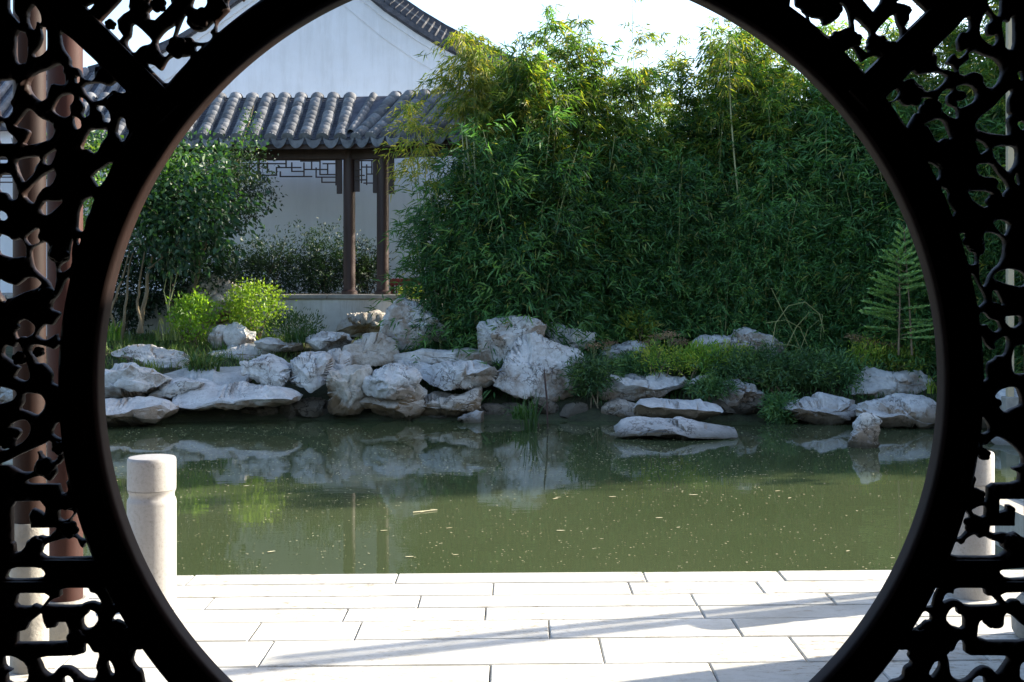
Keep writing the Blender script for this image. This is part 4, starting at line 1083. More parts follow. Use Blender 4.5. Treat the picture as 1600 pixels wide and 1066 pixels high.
ROCKS = [
 ('low flat rock jutting into the water at the far left of the bank', [(120,632),(190,626),(245,628),(264,633),(262,645),(235,660),(205,668),(165,672),(120,668)], 16.3, 1.2, 'rock', 5),
 ('rounded grey boulder stacked on the far left flat rock', [(110,580),(160,574),(205,571),(240,585),(256,592),(245,605),(233,618),(200,627),(110,628)], 16.9, 1.3, 'rock', 5),
 ('small wedge rock between the left boulder and the long flat slab', [(228,622),(250,604),(280,594),(312,598),(300,618),(270,632),(232,630)], 17.0, .7, 'rock', 4),
 ('long flat slab rock overhanging the water at the left', [(270,628),(274,607),(300,599),(360,601),(430,607),(459,622),(440,632),(400,641),(340,643),(288,640)], 16.8, 1.3, 'rock', 5),
 ('pale level stepping slab on the left bank behind the long flat slab', [(250,600),(262,583),(330,577),(380,573),(386,602),(330,606)], 17.8, 1.3, 'rock', 4),
 ('blocky grey rock right of the stepping slab with a square left face', [(377,567),(395,559),(445,557),(452,575),(450,600),(420,606),(385,603),(376,585)], 17.35, .9, 'rock', 5),
 ('pale faceted block leaning on the square faced rock', [(446,565),(490,553),(513,560),(517,580),(511,598),(480,612),(449,603)], 17.2, .9, 'rock', 5),
 ('pitted pale rock lying in the grass at the left', [(175,547),(210,540),(240,541),(275,545),(292,565),(285,580),(240,582),(215,571),(190,562)], 18.4, .9, 'rock', 5),
 ('left one of two upright stones sitting on a low round rock', [(322,522),(340,509),(355,512),(353,543),(325,545)], 19.35, .5, 'rock', 4),
 ('right one of two upright stones sitting on a low round rock, sunlit edge', [(350,515),(364,505),(380,509),(384,520),(397,522),(391,542),(354,545)], 19.35, .5, 'rock', 4),
 ('low round rock carrying the two upright stones', [(322,548),(360,539),(410,542),(428,550),(422,568),(370,573),(332,565)], 19.0, .9, 'rock', 4),
 ('small grey rock right of the two upright stones', [(398,536),(430,529),(444,540),(441,550),(404,549)], 18.8, .5, 'rock', 4),
 ('tiny grey rock in the grass under the plinth wall', [(438,542),(455,531),(471,540),(467,550),(445,551)], 18.9, .4, 'rock', 4),
 ('large tan boulder behind the bright shrubs below the corridor', [(262,450),(285,430),(320,429),(345,438),(378,454),(374,475),(350,500),(300,505),(262,490)], 20.4, 1.1, 'rock_brown', 5),
 ('grey weathered rock at the foot of the plinth wall, left', [(474,532),(500,520),(540,525),(548,540),(530,552),(500,551),(478,548)], 18.7, .8, 'rock', 5),
 ('brown faced square rock in the middle of the bank left of the pale ledge', [(533,537),(560,525),(600,522),(619,535),(617,560),(611,576),(570,577),(543,567)], 18.1, .8, 'rock_brown', 5),
 ('small faceted stone between the pale block and the brown faced rock', [(506,554),(530,546),(546,560),(546,580),(525,592),(507,572)], 17.6, .6, 'rock', 4),
 ('tall stepped rock mound against the right end of the plinth', [(598,508),(612,468),(638,478),(662,498),(706,530),(690,537),(650,540),(620,548),(594,530)], 18.55, 0.9, 'rock', 5),
 ('rough rock with a dark hollow against the plinth wall', [(528,512),(540,492),(560,486),(592,489),(608,505),(596,524),(550,526),(530,520)], 20.3, .9, 'rock_brown', 5),
 ('brown mottled rock standing in the water at the middle left', [(512,602),(520,584),(545,574),(577,580),(574,612),(564,648),(520,652),(509,628)], 17.0, .9, 'rock_brown', 5),
 ('white faced rock leaning out above the water, middle left', [(564,612),(579,580),(610,571),(647,580),(655,600),(642,616),(622,626),(590,626)], 16.95, .8, 'rock', 5),
 ('brown base stone in the water below the white faced rock', [(556,628),(590,618),(640,613),(664,604),(664,638),(642,658),(590,660),(553,650)], 17.1, .9, 'rock_brown', 5),
 ('small flat stone behind the white faced rock', [(618,573),(650,565),(677,573),(672,592),(638,588)], 17.9, .6, 'rock', 4),
 ('flat topped slab resting like a table on a pitted stone', [(660,594),(680,573),(730,566),(777,574),(777,592),(766,609),(720,612),(678,607)], 17.35, 1.1, 'rock', 5),
 ('pitted stone with a dark cave under the table slab', [(643,642),(665,618),(695,622),(712,622),(742,610),(750,630),(742,656),(700,663),(648,661)], 17.2, .9, 'rock_brown', 5),
 ('small pale stone tip at the water right of the pitted stone', [(716,656),(738,648),(755,643),(754,662),(730,668)], 16.9, .4, 'rock', 4),
 ('long low ledge rock in shade behind the middle rocks', [(612,563),(640,550),(700,552),(755,545),(758,567),(700,574),(636,575)], 18.2, .6, 'rock', 4),
 ('tall square topped rock at the middle of the bank', [(747,517),(755,500),(790,497),(840,502),(851,515),(842,535),(812,562),(785,576),(760,570),(749,545)], 17.95, 0.9, 'rock', 5),
 ('largest pale rock, rising to a point in the middle of the bank', [(774,602),(790,575),(800,555),(824,535),(845,524),(860,538),(880,549),(905,555),(921,562),(917,600),(902,627),(870,638),(840,638),(798,614)], 17.5, 1.5, 'rock', 5),
 ('dark grey rock behind the right shoulder of the pointed rock', [(848,512),(870,506),(892,518),(932,515),(920,542),(890,553),(858,548)], 18.4, .8, 'rock', 4),
 ('low grey rock among the creeping shrub right of the pointed rock', [(940,552),(980,534),(1012,534),(1004,560),(955,566)], 18.5, .7, 'rock', 4),
 ('pale overhanging rock right of the blue green creeping shrub', [(936,600),(945,589),(985,585),(1010,592),(1040,586),(1065,594),(1074,610),(1042,620),(1000,632),(940,627)], 17.5, 1.0, 'rock', 5),
 ('brown base stone in the water below the pale overhanging rock', [(938,636),(960,626),(1002,628),(998,660),(960,672),(935,664)], 17.3, .8, 'rock_brown', 4),
 ('upper of two stacked flat rocks at the water, centre right', [(996,634),(1015,626),(1080,629),(1127,633),(1124,657),(1080,664),(1020,658),(998,650)], 16.4, 1.1, 'rock', 5),
 ('lower of two stacked flat rocks at the water, centre right', [(968,674),(980,658),(1020,657),(1075,662),(1118,667),(1150,676),(1136,686),(1090,691),(1000,691),(968,685)], 15.2, 0.9, 'rock', 5),
 ('small pointed pale rock under the edge of the dark creeping shrub', [(1078,602),(1095,588),(1118,590),(1107,614),(1083,618)], 17.6, .4, 'rock', 4),
 ('squarish mottled rock set back under the dark creeping shrub', [(1126,606),(1140,597),(1190,595),(1195,615),(1192,637),(1150,640),(1127,632)], 17.3, .8, 'rock', 5),
 ('long tapering rock with a dark crack at the right bank', [(1230,641),(1255,625),(1280,619),(1330,621),(1349,635),(1344,662),(1300,671),(1258,657)], 16.6, 1.0, 'rock', 5),
 ('ridged rock with a small peak at the right, above the white rock', [(1334,612),(1350,595),(1364,576),(1376,588),(1400,591),(1430,585),(1462,600),(1458,620),(1400,626),(1343,625)], 17.5, .9, 'rock', 5),
 ('big smooth white rock at the right edge of the opening', [(1350,652),(1355,630),(1400,621),(1450,625),(1472,635),(1484,652),(1470,674),(1430,670),(1395,674),(1366,668)], 16.2, 1.1, 'rock', 5),
 ('upright leg shaped rock dipping into the water in front of the white rock', [(1330,694),(1334,670),(1344,650),(1364,647),(1377,665),(1374,685),(1371,708),(1332,708)], 14.4, .6, 'rock', 5),
 ('low far rock at the foot of the bamboo with a pale knob', [(1088,540),(1120,525),(1148,530),(1156,513),(1172,514),(1200,524),(1228,542),(1226,564),(1190,564),(1150,549),(1108,555)], 18.45, .8, 'rock', 5),
 ('grey rock beside the young conifer at the right', [(1438,566),(1450,530),(1480,523),(1494,545),(1492,576),(1450,578)], 18.5, .8, 'rock', 4),
 ('pale rock seen through the right carving above the water', [(1505,560),(1530,545),(1562,548),(1572,566),(1545,578),(1508,578)], 18.4, .8, 'rock', 4),
 ('grey shore rock seen through the right carving', [(1520,650),(1560,610),(1620,605),(1650,640),(1630,680),(1540,680)], 16.0, 1.2, 'rock', 4),
 ('long low shore rock beyond the right carving', [(1560,690),(1600,672),(1680,668),(1700,700),(1640,716),(1570,712)], 14.6, 1.2, 'rock', 4),
 ('grey boulder on the shore behind the left carving', [(-20,600),(20,575),(80,582),(112,606),(104,640),(10,650)], 17.0, 1.2, 'rock', 4),
 ('flat shore rock behind the left carving', [(0,650),(30,630),(100,634),(128,650),(110,672),(20,676)], 16.6, 1.1, 'rock', 4),
]
for i, (lab, poly, d, dep, mt, sub) in enumerate(ROCKS):
    rock(lab, poly, d, dep, 100+i, mt, sub, p=4.6 if 'flat' in lab or 'slab' in lab or 'square' in lab or 'block' in lab else 3.4)
# dark wet base stones along the foot of the bank
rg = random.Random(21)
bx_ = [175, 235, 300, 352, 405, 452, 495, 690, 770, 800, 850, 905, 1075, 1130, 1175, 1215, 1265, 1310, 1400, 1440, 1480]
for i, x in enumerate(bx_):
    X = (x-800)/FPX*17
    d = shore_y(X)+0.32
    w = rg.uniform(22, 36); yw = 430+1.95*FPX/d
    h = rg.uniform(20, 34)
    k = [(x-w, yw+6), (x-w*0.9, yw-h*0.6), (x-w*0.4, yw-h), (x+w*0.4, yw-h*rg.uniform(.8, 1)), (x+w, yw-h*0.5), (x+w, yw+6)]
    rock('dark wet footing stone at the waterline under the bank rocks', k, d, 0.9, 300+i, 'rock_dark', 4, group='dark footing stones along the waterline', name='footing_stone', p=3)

# ------------------------------------------------------------------ foliage
def rnd_unit(rng, n):
    v = rng.normal(size=(n, 3)); return v/np.linalg.norm(v, axis=1)[:, None]
def leaves(Pb, D, L_, W_, tint, rng, fold=0.25, mid=0.4, droop=0.0):
    """one folded diamond per leaf: base, left, tip, right"""
    n = len(Pb)
    D = D/np.maximum(np.linalg.norm(D, axis=1), 1e-6)[:, None]
    r = rnd_unit(rng, n)
    S = np.cross(D, r); S /= np.maximum(np.linalg.norm(S, axis=1), 1e-6)[:, None]
    Nn = np.cross(S, D)
    L_ = np.broadcast_to(L_, (n,))[:, None]; W_ = np.broadcast_to(W_, (n,))[:, None]
    m = Pb+D*L_*mid
    tip = Pb+D*L_; tip[:, 2] -= (L_*droop)[:, 0]
    a = m+S*W_*0.5+Nn*W_*fold; b = m-S*W_*0.5+Nn*W_*fold
    V = np.stack([Pb, a, tip, b], 1).reshape(-1, 3)
    i = np.arange(n)*4
    F = np.concatenate([np.stack([i, i+1, i+2], 1), np.stack([i, i+2, i+3], 1)])
    return V, F, np.repeat(tint, 4)
def join(parts):
    V = []; F = []; T = []; o = 0
    for v, f, t in parts:
        V.append(v); F.append(f+o); T.append(t); o += len(v)
    return np.concatenate(V), np.concatenate(F), np.concatenate(T)

# bamboo
def bamboo_mesh(seed, h, f0, nculm, spread, leafL=0.13, lean=0.25, tint=(0.0, 0.55), twig=0.42, dens=1.0, yellow=0.04, dz=-0.5):
    rng = np.random.default_rng(seed)
    stems = MB(); Pb = []; D = []; T = []
    for c in range(nculm):
        b = np.array([rng.uniform(-spread, spread), rng.uniform(-spread, spread)*0.6, -0.05])
        hh = h*rng.uniform(0.82, 1.04)
        az = rng.uniform(0, 2*math.pi); ln = lean*rng.uniform(0.3, 1.0)
        pts = []
        for k in range(9):
            t = k/8
            q = ln*t*t*hh*0.5
            pts.append((b[0]+math.cos(az)*q, b[1]+math.sin(az)*q, b[2]+hh*t*(1-0.08*ln*t)))
        stems.tube(pts, [0.013*(1-0.75*k/8) for k in range(9)], 5)
        pa = np.array(pts)
        nn = int(hh*(1-f0)/0.16*dens)
        for k in range(nn):
            t = f0+(1-f0)*(k+rng.uniform(0, 1))/nn; t = min(t, 0.999)
            s = t*8; i = int(s); p0 = pa[i]*(1-(s-i))+pa[min(i+1, 8)]*(s-i)
            tl = twig*(1.15-0.75*((t-f0)/(1-f0))**2)*rng.uniform(0.6, 1.25)*(0.62+0.62*abs(math.sin(t*hh*2.3+c*1.3)))
            tb = rng.uniform(0.75, 1.25)
            for _ in range(rng.integers(2, 4)):
                a2 = rng.uniform(0, 2*math.pi)
                dr = np.array([math.cos(a2), math.sin(a2), rng.uniform(0.1, 0.7)])
                for cl in range(4):
                    u = (cl+1)/4*tl
                    q = p0+dr*u+np.array([0, 0, -0.9*u*u])
                    m_ = rng.integers(4, 8)
                    base = np.tile(q, (m_, 1))+rng.normal(size=(m_, 3))*0.035
                    dd = np.stack([np.full(m_, dr[0]), np.full(m_, dr[1]), np.full(m_, dz)], 1)*0.8+rng.normal(size=(m_, 3))*0.6
                    Pb.append(base); D.append(dd)
                    tv = tint[0]+(tint[1]-tint[0])*(0.65*rng.uniform()+0.12*cl)*tb+rng.normal(size=m_)*0.06  # tint rises outward along each twig, painting lit spray tips
                    tv[rng.uniform(size=m_) < yellow] = 0.95
                    T.append(tv)
    Pb = np.concatenate(Pb); D = np.concatenate(D); T = np.clip(np.concatenate(T), 0, 1)
    n = len(Pb)
    V, F, A = leaves(Pb, D, rng.uniform(0.75, 1.3, n)*leafL, rng.uniform(0.8, 1.2, n)*leafL*0.15, T, rng, droop=0.15)
    return stems, V, F, A
class Plant: pass
def make_bamboo(name_mat, *a, **k):
    st, V, F, A = bamboo_mesh(*a, **k)
    pm = Plant(); pm.leaf = mesh('foliage', V, F, M[name_mat], False, A)
    pm.stem = mesh('culms', st.v, st.f, M['culm'], True)
    return pm
def put(pm, x, y, z, rz, s, label, cat='bamboo', group=None, name='bamboo', stemname='culms'):
    if label in (LM, LT):
        u = 800+x/y*FPX
        label += (' beside the corridor roof' if u < 800 else ', left of the middle' if u < 960 else ' above the yellow green herbs' if u < 1130 else ' behind the arching briar' if u < 1300 else ' behind the young conifer' if u < 1500 else ', past the right carving')
        group += (', by the corridor' if u < 800 else ', left of middle' if u < 960 else ', above the herbs' if u < 1130 else ', behind the briar' if u < 1300 else ', behind the conifer' if u < 1500 else ', past the carving')
    t = empty(name, (x, y, z), label, cat, group)
    t.rotation_euler = (0, 0, rz); t.scale = (s, s, s)
    for nm, me in (('foliage', pm.leaf), (stemname, pm.stem)):
        o = bpy.data.objects.new(nm, me); C.objects.link(o); o.parent = t
    return t
low = [make_bamboo('bamboo', 10+i, 2.9, 0.02, 6, 0.32, tint=(0.0, 0.68), lean=0.5, twig=0.62, dens=1.35, leafL=0.135, dz=-0.2) for i in range(4)]
tall = [make_bamboo('bamboo_tall', 30+i, 4.9, 0.36, 4, 0.30, tint=(0.0, 0.72), lean=0.3, twig=0.50, yellow=0.08, dens=1.05, leafL=0.14) for i in range(4)]
airy = make_bamboo('bamboo_yellow', 51, 5.9, 0.60, 4, 0.5, tint=(0.0, 0.6), lean=0.3, twig=0.34, dens=0.42, leafL=0.12, yellow=0.2)
yell = make_bamboo('bamboo_yellow', 52, 4.6, 0.66, 3, 0.16, tint=(0.1, 0.9), lean=0.35, twig=0.42, yellow=0.25)
rg = random.Random(5)
LM = 'low bushy bamboo in the dense green mass'
GM = 'low bushy bamboos forming the dense front mass'
LT = 'tall bamboo rising above the dense mass'
GT = 'tall bamboos standing behind the front mass'
def gz(x, y): return bank_z(x, y)-0.03
n_low = 0
for row, (y0, h0) in enumerate(((19.0, 0.74), (19.3, 1.05), (19.7, 1.15), (20.25, 1.25))):
    x = (-1.1, -1.0, 0.9, 1.6)[row]
    while x < 7.2:
        f = max(0, x-4.6)
        yy = y0-f*0.62+rg.uniform(-0.2, 0.2)+(0.25 if x > 0.6 else 0)
        if x < 0.6: yy = (18.95, 19.1)[row]+rg.uniform(-0.08, 0.08)
        s = h0*rg.uniform(0.88, 1.1)
        if x > 4.5: s *= 1.12
        if x < 0 and row == 1: s *= 1.12
        if row == 3 and x < 0: s *= 0.9
        put(low[rg.randrange(4)], x, yy, gz(x, yy), rg.uniform(0, 6.28), s, LM, 'bamboo', GM)
        x += rg.uniform(0.40, 0.56)
        n_low += 1
for row, y0 in enumerate((20.0, 20.4, 20.8)):
    x = -0.55+row*0.3
    while x < 8.5:
        f = max(0, x-5.0)
        yy = y0-f*0.8+rg.uniform(-0.2, 0.2)
        if x < 1.3: yy = 19.3+0.12*row+rg.uniform(-0.1, 0.1)+0.15*max(0, x)
        s = rg.uniform(0.94, 1.14)*(0.93 if row == 0 else 1)
        if x < -0.1: s *= 0.9
        if 1.8 < x < 3.0: s *= 0.76
        put(tall[rg.randrange(4)], x, yy, gz(x, yy), rg.uniform(0, 6.28), s, LT, 'bamboo', GT)
        x += rg.uniform(0.42, 0.62)
# the ones that can be told apart

put(yell, P(668, 0, 19.4).x, 19.45, 0.5, 2.4, 0.90, 'shorter yellow leaved bamboo hanging just left of the yellow crowned one')
def bare_bamboo(x, d, ytop, ybot, lean, seed, lab, n=2, tuft=0.30):
    rng = np.random.default_rng(seed)
    b = P(x, ybot, d); b.z = gz(b.x, d); top = P(x+lean, ytop, d+0.1)
    t = empty('bamboo', b, lab, 'bamboo')
    Pb = []; D = []; T = []
    for c in range(n):
        o_ = Vector((c*0.11, rng.uniform(-.05, .05), 0)); tp = top+o_*rng.uniform(-0.8, 1.6)-Vector((0, 0, c*0.25)); bb = b+o_
        pts = [bb.lerp(tp, k/8)+Vector((0.06*math.sin(k*0.7+c), 0, 0)) for k in range(9)]
        mb = MB(); mb.tube(pts, [0.019*(1-0.55*k/8) for k in range(9)], 7); mb.build('culm', M['culm_pale'], t, True)
        for k in range(46):
            u = 1-tuft*rng.uniform()**1.3; q = np.array(pts[0].lerp(pts[8], u)[:])+np.array([0.06*math.sin(8*u*0.7+c), 0, 0])
            a = rng.uniform(0, 6.28); tl = rng.uniform(0.2, 0.6)
            for s in np.linspace(0.3, 1, 4):
                m_ = 6; base = q+np.array([math.cos(a)*tl*s, math.sin(a)*tl*s, 0.15*s-0.75*(tl*s)**1.5])
                Pb.append(np.tile(base, (m_, 1))+rng.normal(size=(m_, 3))*0.03)
                D.append(np.stack([np.full(m_, math.cos(a)), np.full(m_, math.sin(a)), np.full(m_, -0.9)], 1)*0.8+rng.normal(size=(m_, 3))*0.45)
                T.append(rng.uniform(0.1, 0.9)+rng.normal(size=m_)*0.1)
    Pb = np.concatenate(Pb); D = np.concatenate(D); T = np.clip(np.concatenate(T), 0, 1); k = len(Pb)
    V, F, A = leaves(Pb, D, rng.uniform(0.09, 0.17, k), 0.02, T, rng, droop=0.15)
    link('foliage', mesh('foliage', V, F, M['bamboo_yellow' if seed % 2 else 'bamboo_tall'], False, A), t)
bare_bamboo(746, 18.92, 52, 540, -20, 3, 'pale bare bamboo culms rising to a drooping yellow crown in front of the tiled roof', 3, 0.22)
bare_bamboo(822, 18.95, 95, 540, 8, 4, 'two bare pale bamboo culms standing in front of the left half of the hedge', 2, 0.22)
bare_bamboo(1158, 19.3, 60, 540, -14, 6, 'single pale bare bamboo culm below a dense plume at the right', 1, 0.24)
bare_bamboo(1012, 19.75, 110, 540, -14, 8, 'thin pale bamboo culm half buried in the middle of the hedge', 1, 0.2)
bare_bamboo(900, 19.4, 150, 540, 14, 10, 'thin leaning pale culm between the two bare culms and the middle of the hedge', 1, 0.15)
put(tall[2], P(1150, 0, 20.3).x, 20.5, 0.5, 3.3, 1.16, 'tallest dense plume of bamboo with a bare pale culm below it at the right')
put(airy, P(1010, 0, 22.5).x, 22.5, 0.5, 0.0, 1.12, 'sparse airy bamboo with the white sky showing through')
put(airy, P(1075, 0, 23.0).x, 23.0, 0.5, 2.0, 1.08, 'sparse airy bamboo with yellowing leaves just right of the airiest one')
put(airy, P(1500, 0, 22.0).x, 21.0, 0.5, 4.0, 1.05, 'sparse tall bamboo behind the upper right carving')
put(airy, P(1400, 0, 22.0).x, 21.5, 0.5, 1.0, 1.0, 'sparse tall bamboo behind the upper right diagonal bar')

# bamboos past the carving, added to throw shade over the bank rocks
rg = random.Random(31)
for i in range(26):
    x = rg.uniform(7.4, 11.5); yy = rg.uniform(15.6, 20.2)
    put(tall[rg.randrange(4)], x, yy, gz(x, yy), rg.uniform(0, 6.28), rg.uniform(1.2, 1.45), LT, 'bamboo', GT)
for i in range(12):
    x = rg.uniform(7.2, 10); yy = rg.uniform(14.6, 17.5)
    put(low[rg.randrange(4)], x, yy, gz(x, yy), rg.uniform(0, 6.28), rg.uniform(0.9, 1.2), LM, 'bamboo', GM)

# general leafy plants
def leafy(name, label, cat, cx, cy, d, rx, ry, dep, n, L_, W_, mat, stems=None, seed=1, clump=14, tint=(0, 1), csize=0.16, up=0.2, hollow=0.55, group=None, bottom=-1.0, droop=0.1, stem_mat='bark', base=None, edgy=0.0, topl=0.0):
    """crown: leaf clumps spread through an ellipsoid given in photograph pixels at distance d"""
    rng = np.random.default_rng(seed)
    c = P(cx, cy, d); sc = d/FPX
    ax = np.array([rx*sc, dep/2, ry*sc])
    K = max(4, n//clump)
    cv = rnd_unit(rng, K)*(rng.uniform(hollow**3, 1, K)**(1/3))[:, None]
    # irregular outline: a few lobes
    lob = rnd_unit(rng, 9)
    amp = 1+0.22*np.max(cv @ lob.T, axis=1)-0.18+edgy*rng.normal(size=K)*0.2
    cv = cv*amp[:, None]
    cv[:, 2] = np.maximum(cv[:, 2], bottom)
    ctr = cv*ax
    sgn = cv/np.maximum(np.linalg.norm(cv, axis=1), 1e-3)[:, None]
    pc = np.repeat(ctr, clump, 0)+rng.normal(size=(K*clump, 3))*csize*min(ax)*0.9
    out = np.repeat(sgn, clump, 0)
    D = out*0.7+rng.normal(size=out.shape)*0.6; D[:, 2] += up
    ct = rng.uniform(tint[0], tint[1], K)
    T = np.clip(np.repeat(ct, clump)+rng.normal(size=K*clump)*0.10+topl*np.clip(pc[:, 2]/ax[2], -1, 1), 0, 1)  # topl paints the upper leaves lighter, like a crown lit from above
    m = len(pc)
    V, F, A = leaves(pc, D, rng.uniform(0.7, 1.25, m)*L_, rng.uniform(0.7, 1.2, m)*W_, T, rng, droop=droop)
    if base is None: bz = bank_z(c.x, d)-0.05
    else: bz = base
    t = empty(name, (c.x, c.y, bz), label, cat, group)
    V = V+np.array([c.x, c.y, c.z])
    o = link('foliage', mesh('foliage', V, F, M[mat], False, A), t)
    st = MB()
    rs_ = random.Random(seed)
    if stems is None: stems = 6
    if isinstance(stems, int):
        for i in range(stems):
            q = cv[rs_.randrange(K)]*ax*0.85
            a = Vector((c.x+rs_.uniform(-.12, .12), c.y+rs_.uniform(-.08, .08), bz)); b = Vector((c.x+q[0], c.y+q[1], c.z+q[2]))
            mid = (a+b)/2+Vector((rs_.uniform(-.05, .05), rs_.uniform(-.05, .05), rs_.uniform(0, .1)))
            st.tube([a, mid, b], [0.011, 0.008, 0.004], 5)
        st.build('stems', M[stem_mat], t, True)
    return t, ctr+np.array(c), c
def limbs(t, trunks, name='trunk', mat='bark', n=8):
    for pts, r in trunks:
        mb = MB(); P_ = [P(*p) for p in pts]
        # subdivide with slight wobble
        Q = []; rr = []
        for i in range(len(P_)-1):
            for k in range(4):
                u = k/4; w = P_[i].lerp(P_[i+1], u)
                w += Vector((noise.noise(w*5), noise.noise(w*5+Vector((9, 0, 0))), 0))*0.025
                Q.append(w); rr.append(r*(1-0.72*(i+u)/(len(P_)-1)))
        Q.append(P_[-1]); rr.append(r*0.28)
        mb.tube(Q, rr, n); mb.build(name, M[mat], t, True)
# left broadleaf tree
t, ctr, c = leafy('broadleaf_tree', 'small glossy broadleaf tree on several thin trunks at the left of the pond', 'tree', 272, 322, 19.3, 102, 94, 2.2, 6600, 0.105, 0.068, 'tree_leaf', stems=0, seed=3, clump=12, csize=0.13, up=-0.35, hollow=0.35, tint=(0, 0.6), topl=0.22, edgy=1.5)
limbs(t, [([(216,520,19.3),(226,470,19.3),(233,420,19.3),(250,350,19.4)], .042), ([(222,520,19.2),(214,470,19.2),(222,430,19.1),(232,360,19.1)], .026), ([(188,528,19.3),(172,490,19.2),(190,440,19.2),(205,380,19.3)], .030),
          ([(190,530,19.4),(196,480,19.4),(200,430,19.5),(215,360,19.5)], .028), ([(250,400,19.4),(300,350,19.5),(340,300,19.6)], .018), ([(233,420,19.3),(280,380,19.1),(320,350,19.1)], .016), ([(240,380,19.3),(236,310,19.4),(250,260,19.4)], .016)])
b = MB()
rs_ = random.Random(8)
for i in range(46):
    q = Vector(ctr[rs_.randrange(len(ctr))]); a = P(rs_.uniform(225, 300), rs_.uniform(320, 390), 19.35)
    b.tube([a, (a+q)/2+Vector((0, 0, 0.06)), q], [0.009, 0.006, 0.003], 4)
b.build('branches', M['bark'], t, True)
# darker tree behind it
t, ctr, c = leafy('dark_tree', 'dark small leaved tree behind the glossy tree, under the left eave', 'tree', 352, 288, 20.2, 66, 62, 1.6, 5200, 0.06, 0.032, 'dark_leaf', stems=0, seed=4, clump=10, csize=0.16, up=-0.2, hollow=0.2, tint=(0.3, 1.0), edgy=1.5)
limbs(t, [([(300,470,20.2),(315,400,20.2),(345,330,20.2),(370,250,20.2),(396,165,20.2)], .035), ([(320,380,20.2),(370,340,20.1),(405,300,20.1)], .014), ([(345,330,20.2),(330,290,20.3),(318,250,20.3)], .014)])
rng = np.random.default_rng(9)
k = 240; pts = np.array([P(388+rng.normal()*9+(y-200)*-0.1, y, 20.1)[:] for y in rng.uniform(170, 250, k)]); pts[:, 1] += rng.normal(size=k)*0.08
V, F, A = leaves(pts, rng.normal(size=(k, 3)), 0.045, 0.025, rng.uniform(0, 1, k), rng)
link('twig_leaves', mesh('twig_leaves', V, F, M['tree_leaf'], False, A), t)
leafy('leafy_bough', 'pale sunlit leafy shrub crown at the far left beside the ring', 'shrub', 150, 330, 17.8, 46, 60, 1.2, 1700, 0.08, 0.05, 'tree_leaf', seed=6, tint=(0.3, 1), up=-0.3)
leafy('leafy_bough', 'green leafy shrub behind the upper left carving', 'shrub', 120, 240, 18.2, 60, 50, 1.2, 1700, 0.08, 0.05, 'tree_leaf', seed=16, tint=(0.2, 1), up=-0.3)
# shrubs on the left bank
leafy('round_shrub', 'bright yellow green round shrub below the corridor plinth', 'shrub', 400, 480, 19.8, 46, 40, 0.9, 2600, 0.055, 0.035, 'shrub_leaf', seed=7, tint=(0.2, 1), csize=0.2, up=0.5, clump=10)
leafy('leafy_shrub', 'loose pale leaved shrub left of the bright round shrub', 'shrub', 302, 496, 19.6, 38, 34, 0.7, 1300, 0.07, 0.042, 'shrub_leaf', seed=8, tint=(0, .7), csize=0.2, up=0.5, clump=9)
leafy('leafy_shrub', 'low green shrub right of the bright round shrub against the plinth', 'shrub', 462, 512, 19.2, 46, 22, 0.6, 1300, 0.07, 0.018, 'grass', seed=9, tint=(0, .5), csize=0.3, up=0.9)
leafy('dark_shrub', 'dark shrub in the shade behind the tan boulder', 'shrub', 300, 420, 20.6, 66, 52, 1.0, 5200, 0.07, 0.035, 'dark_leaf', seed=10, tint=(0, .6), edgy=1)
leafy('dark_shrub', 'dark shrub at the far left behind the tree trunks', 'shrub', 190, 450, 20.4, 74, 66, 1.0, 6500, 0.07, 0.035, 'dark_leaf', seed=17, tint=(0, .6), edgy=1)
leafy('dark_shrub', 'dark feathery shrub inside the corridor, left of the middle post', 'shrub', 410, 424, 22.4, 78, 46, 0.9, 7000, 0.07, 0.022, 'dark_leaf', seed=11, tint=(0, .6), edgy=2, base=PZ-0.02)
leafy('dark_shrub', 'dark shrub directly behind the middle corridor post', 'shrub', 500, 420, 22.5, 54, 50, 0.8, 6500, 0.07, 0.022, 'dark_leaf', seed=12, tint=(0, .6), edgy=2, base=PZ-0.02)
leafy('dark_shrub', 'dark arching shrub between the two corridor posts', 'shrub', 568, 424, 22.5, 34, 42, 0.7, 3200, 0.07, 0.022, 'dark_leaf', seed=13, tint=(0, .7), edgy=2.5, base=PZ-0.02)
leafy('yellow_plant', 'small yellowish plant beside the low red bench', 'plant', 642, 458, 21.4, 26, 13, 0.4, 420, 0.06, 0.03, 'yellow_herb', seed=14, tint=(0.2, 1))
# creeping shrubs over the rocks on the right
CRE = [(925, 586, 17.5, 32, 30, 0.6, 'feathery blue green creeping shrub spilling over the pointed rock', 21), (1000, 570, 18.2, 50, 16, 1.0, 'low blue green creeper behind the pale overhanging rock', 22),
       (1215, 575, 17.7, 105, 26, 1.2, 'broad dark mound of creeping shrub over the water, centre right', 23), (1150, 566, 18.0, 70, 18, 1.0, 'flat green creeper at the left end of the broad dark mound', 24),
       (1300, 580, 17.9, 62, 24, 1.0, 'dark creeping shrub left of the ridged rock', 25), (1216, 640, 16.9, 24, 22, 0.4, 'dark skirt of creeper hanging to the water left of the long tapering rock', 26),
       (1430, 568, 18.2, 50, 14, 0.9, 'green creeper behind the ridged rock at the right', 27), (1110, 605, 17.2, 34, 16, 0.5, 'thin spray of creeper over the small pointed pale rock', 28)]
for x, y, d, rx, ry, dep, lab, sd in CRE:
    leafy('creeping_shrub', lab, 'shrub', x, y, d, rx, ry, dep, int(rx*ry*1.5+800), 0.085, 0.019, 'juniper', stems=3, seed=sd, csize=0.25, clump=16, up=0.35, hollow=0.2, edgy=1.4, tint=(0, .9), group=None)
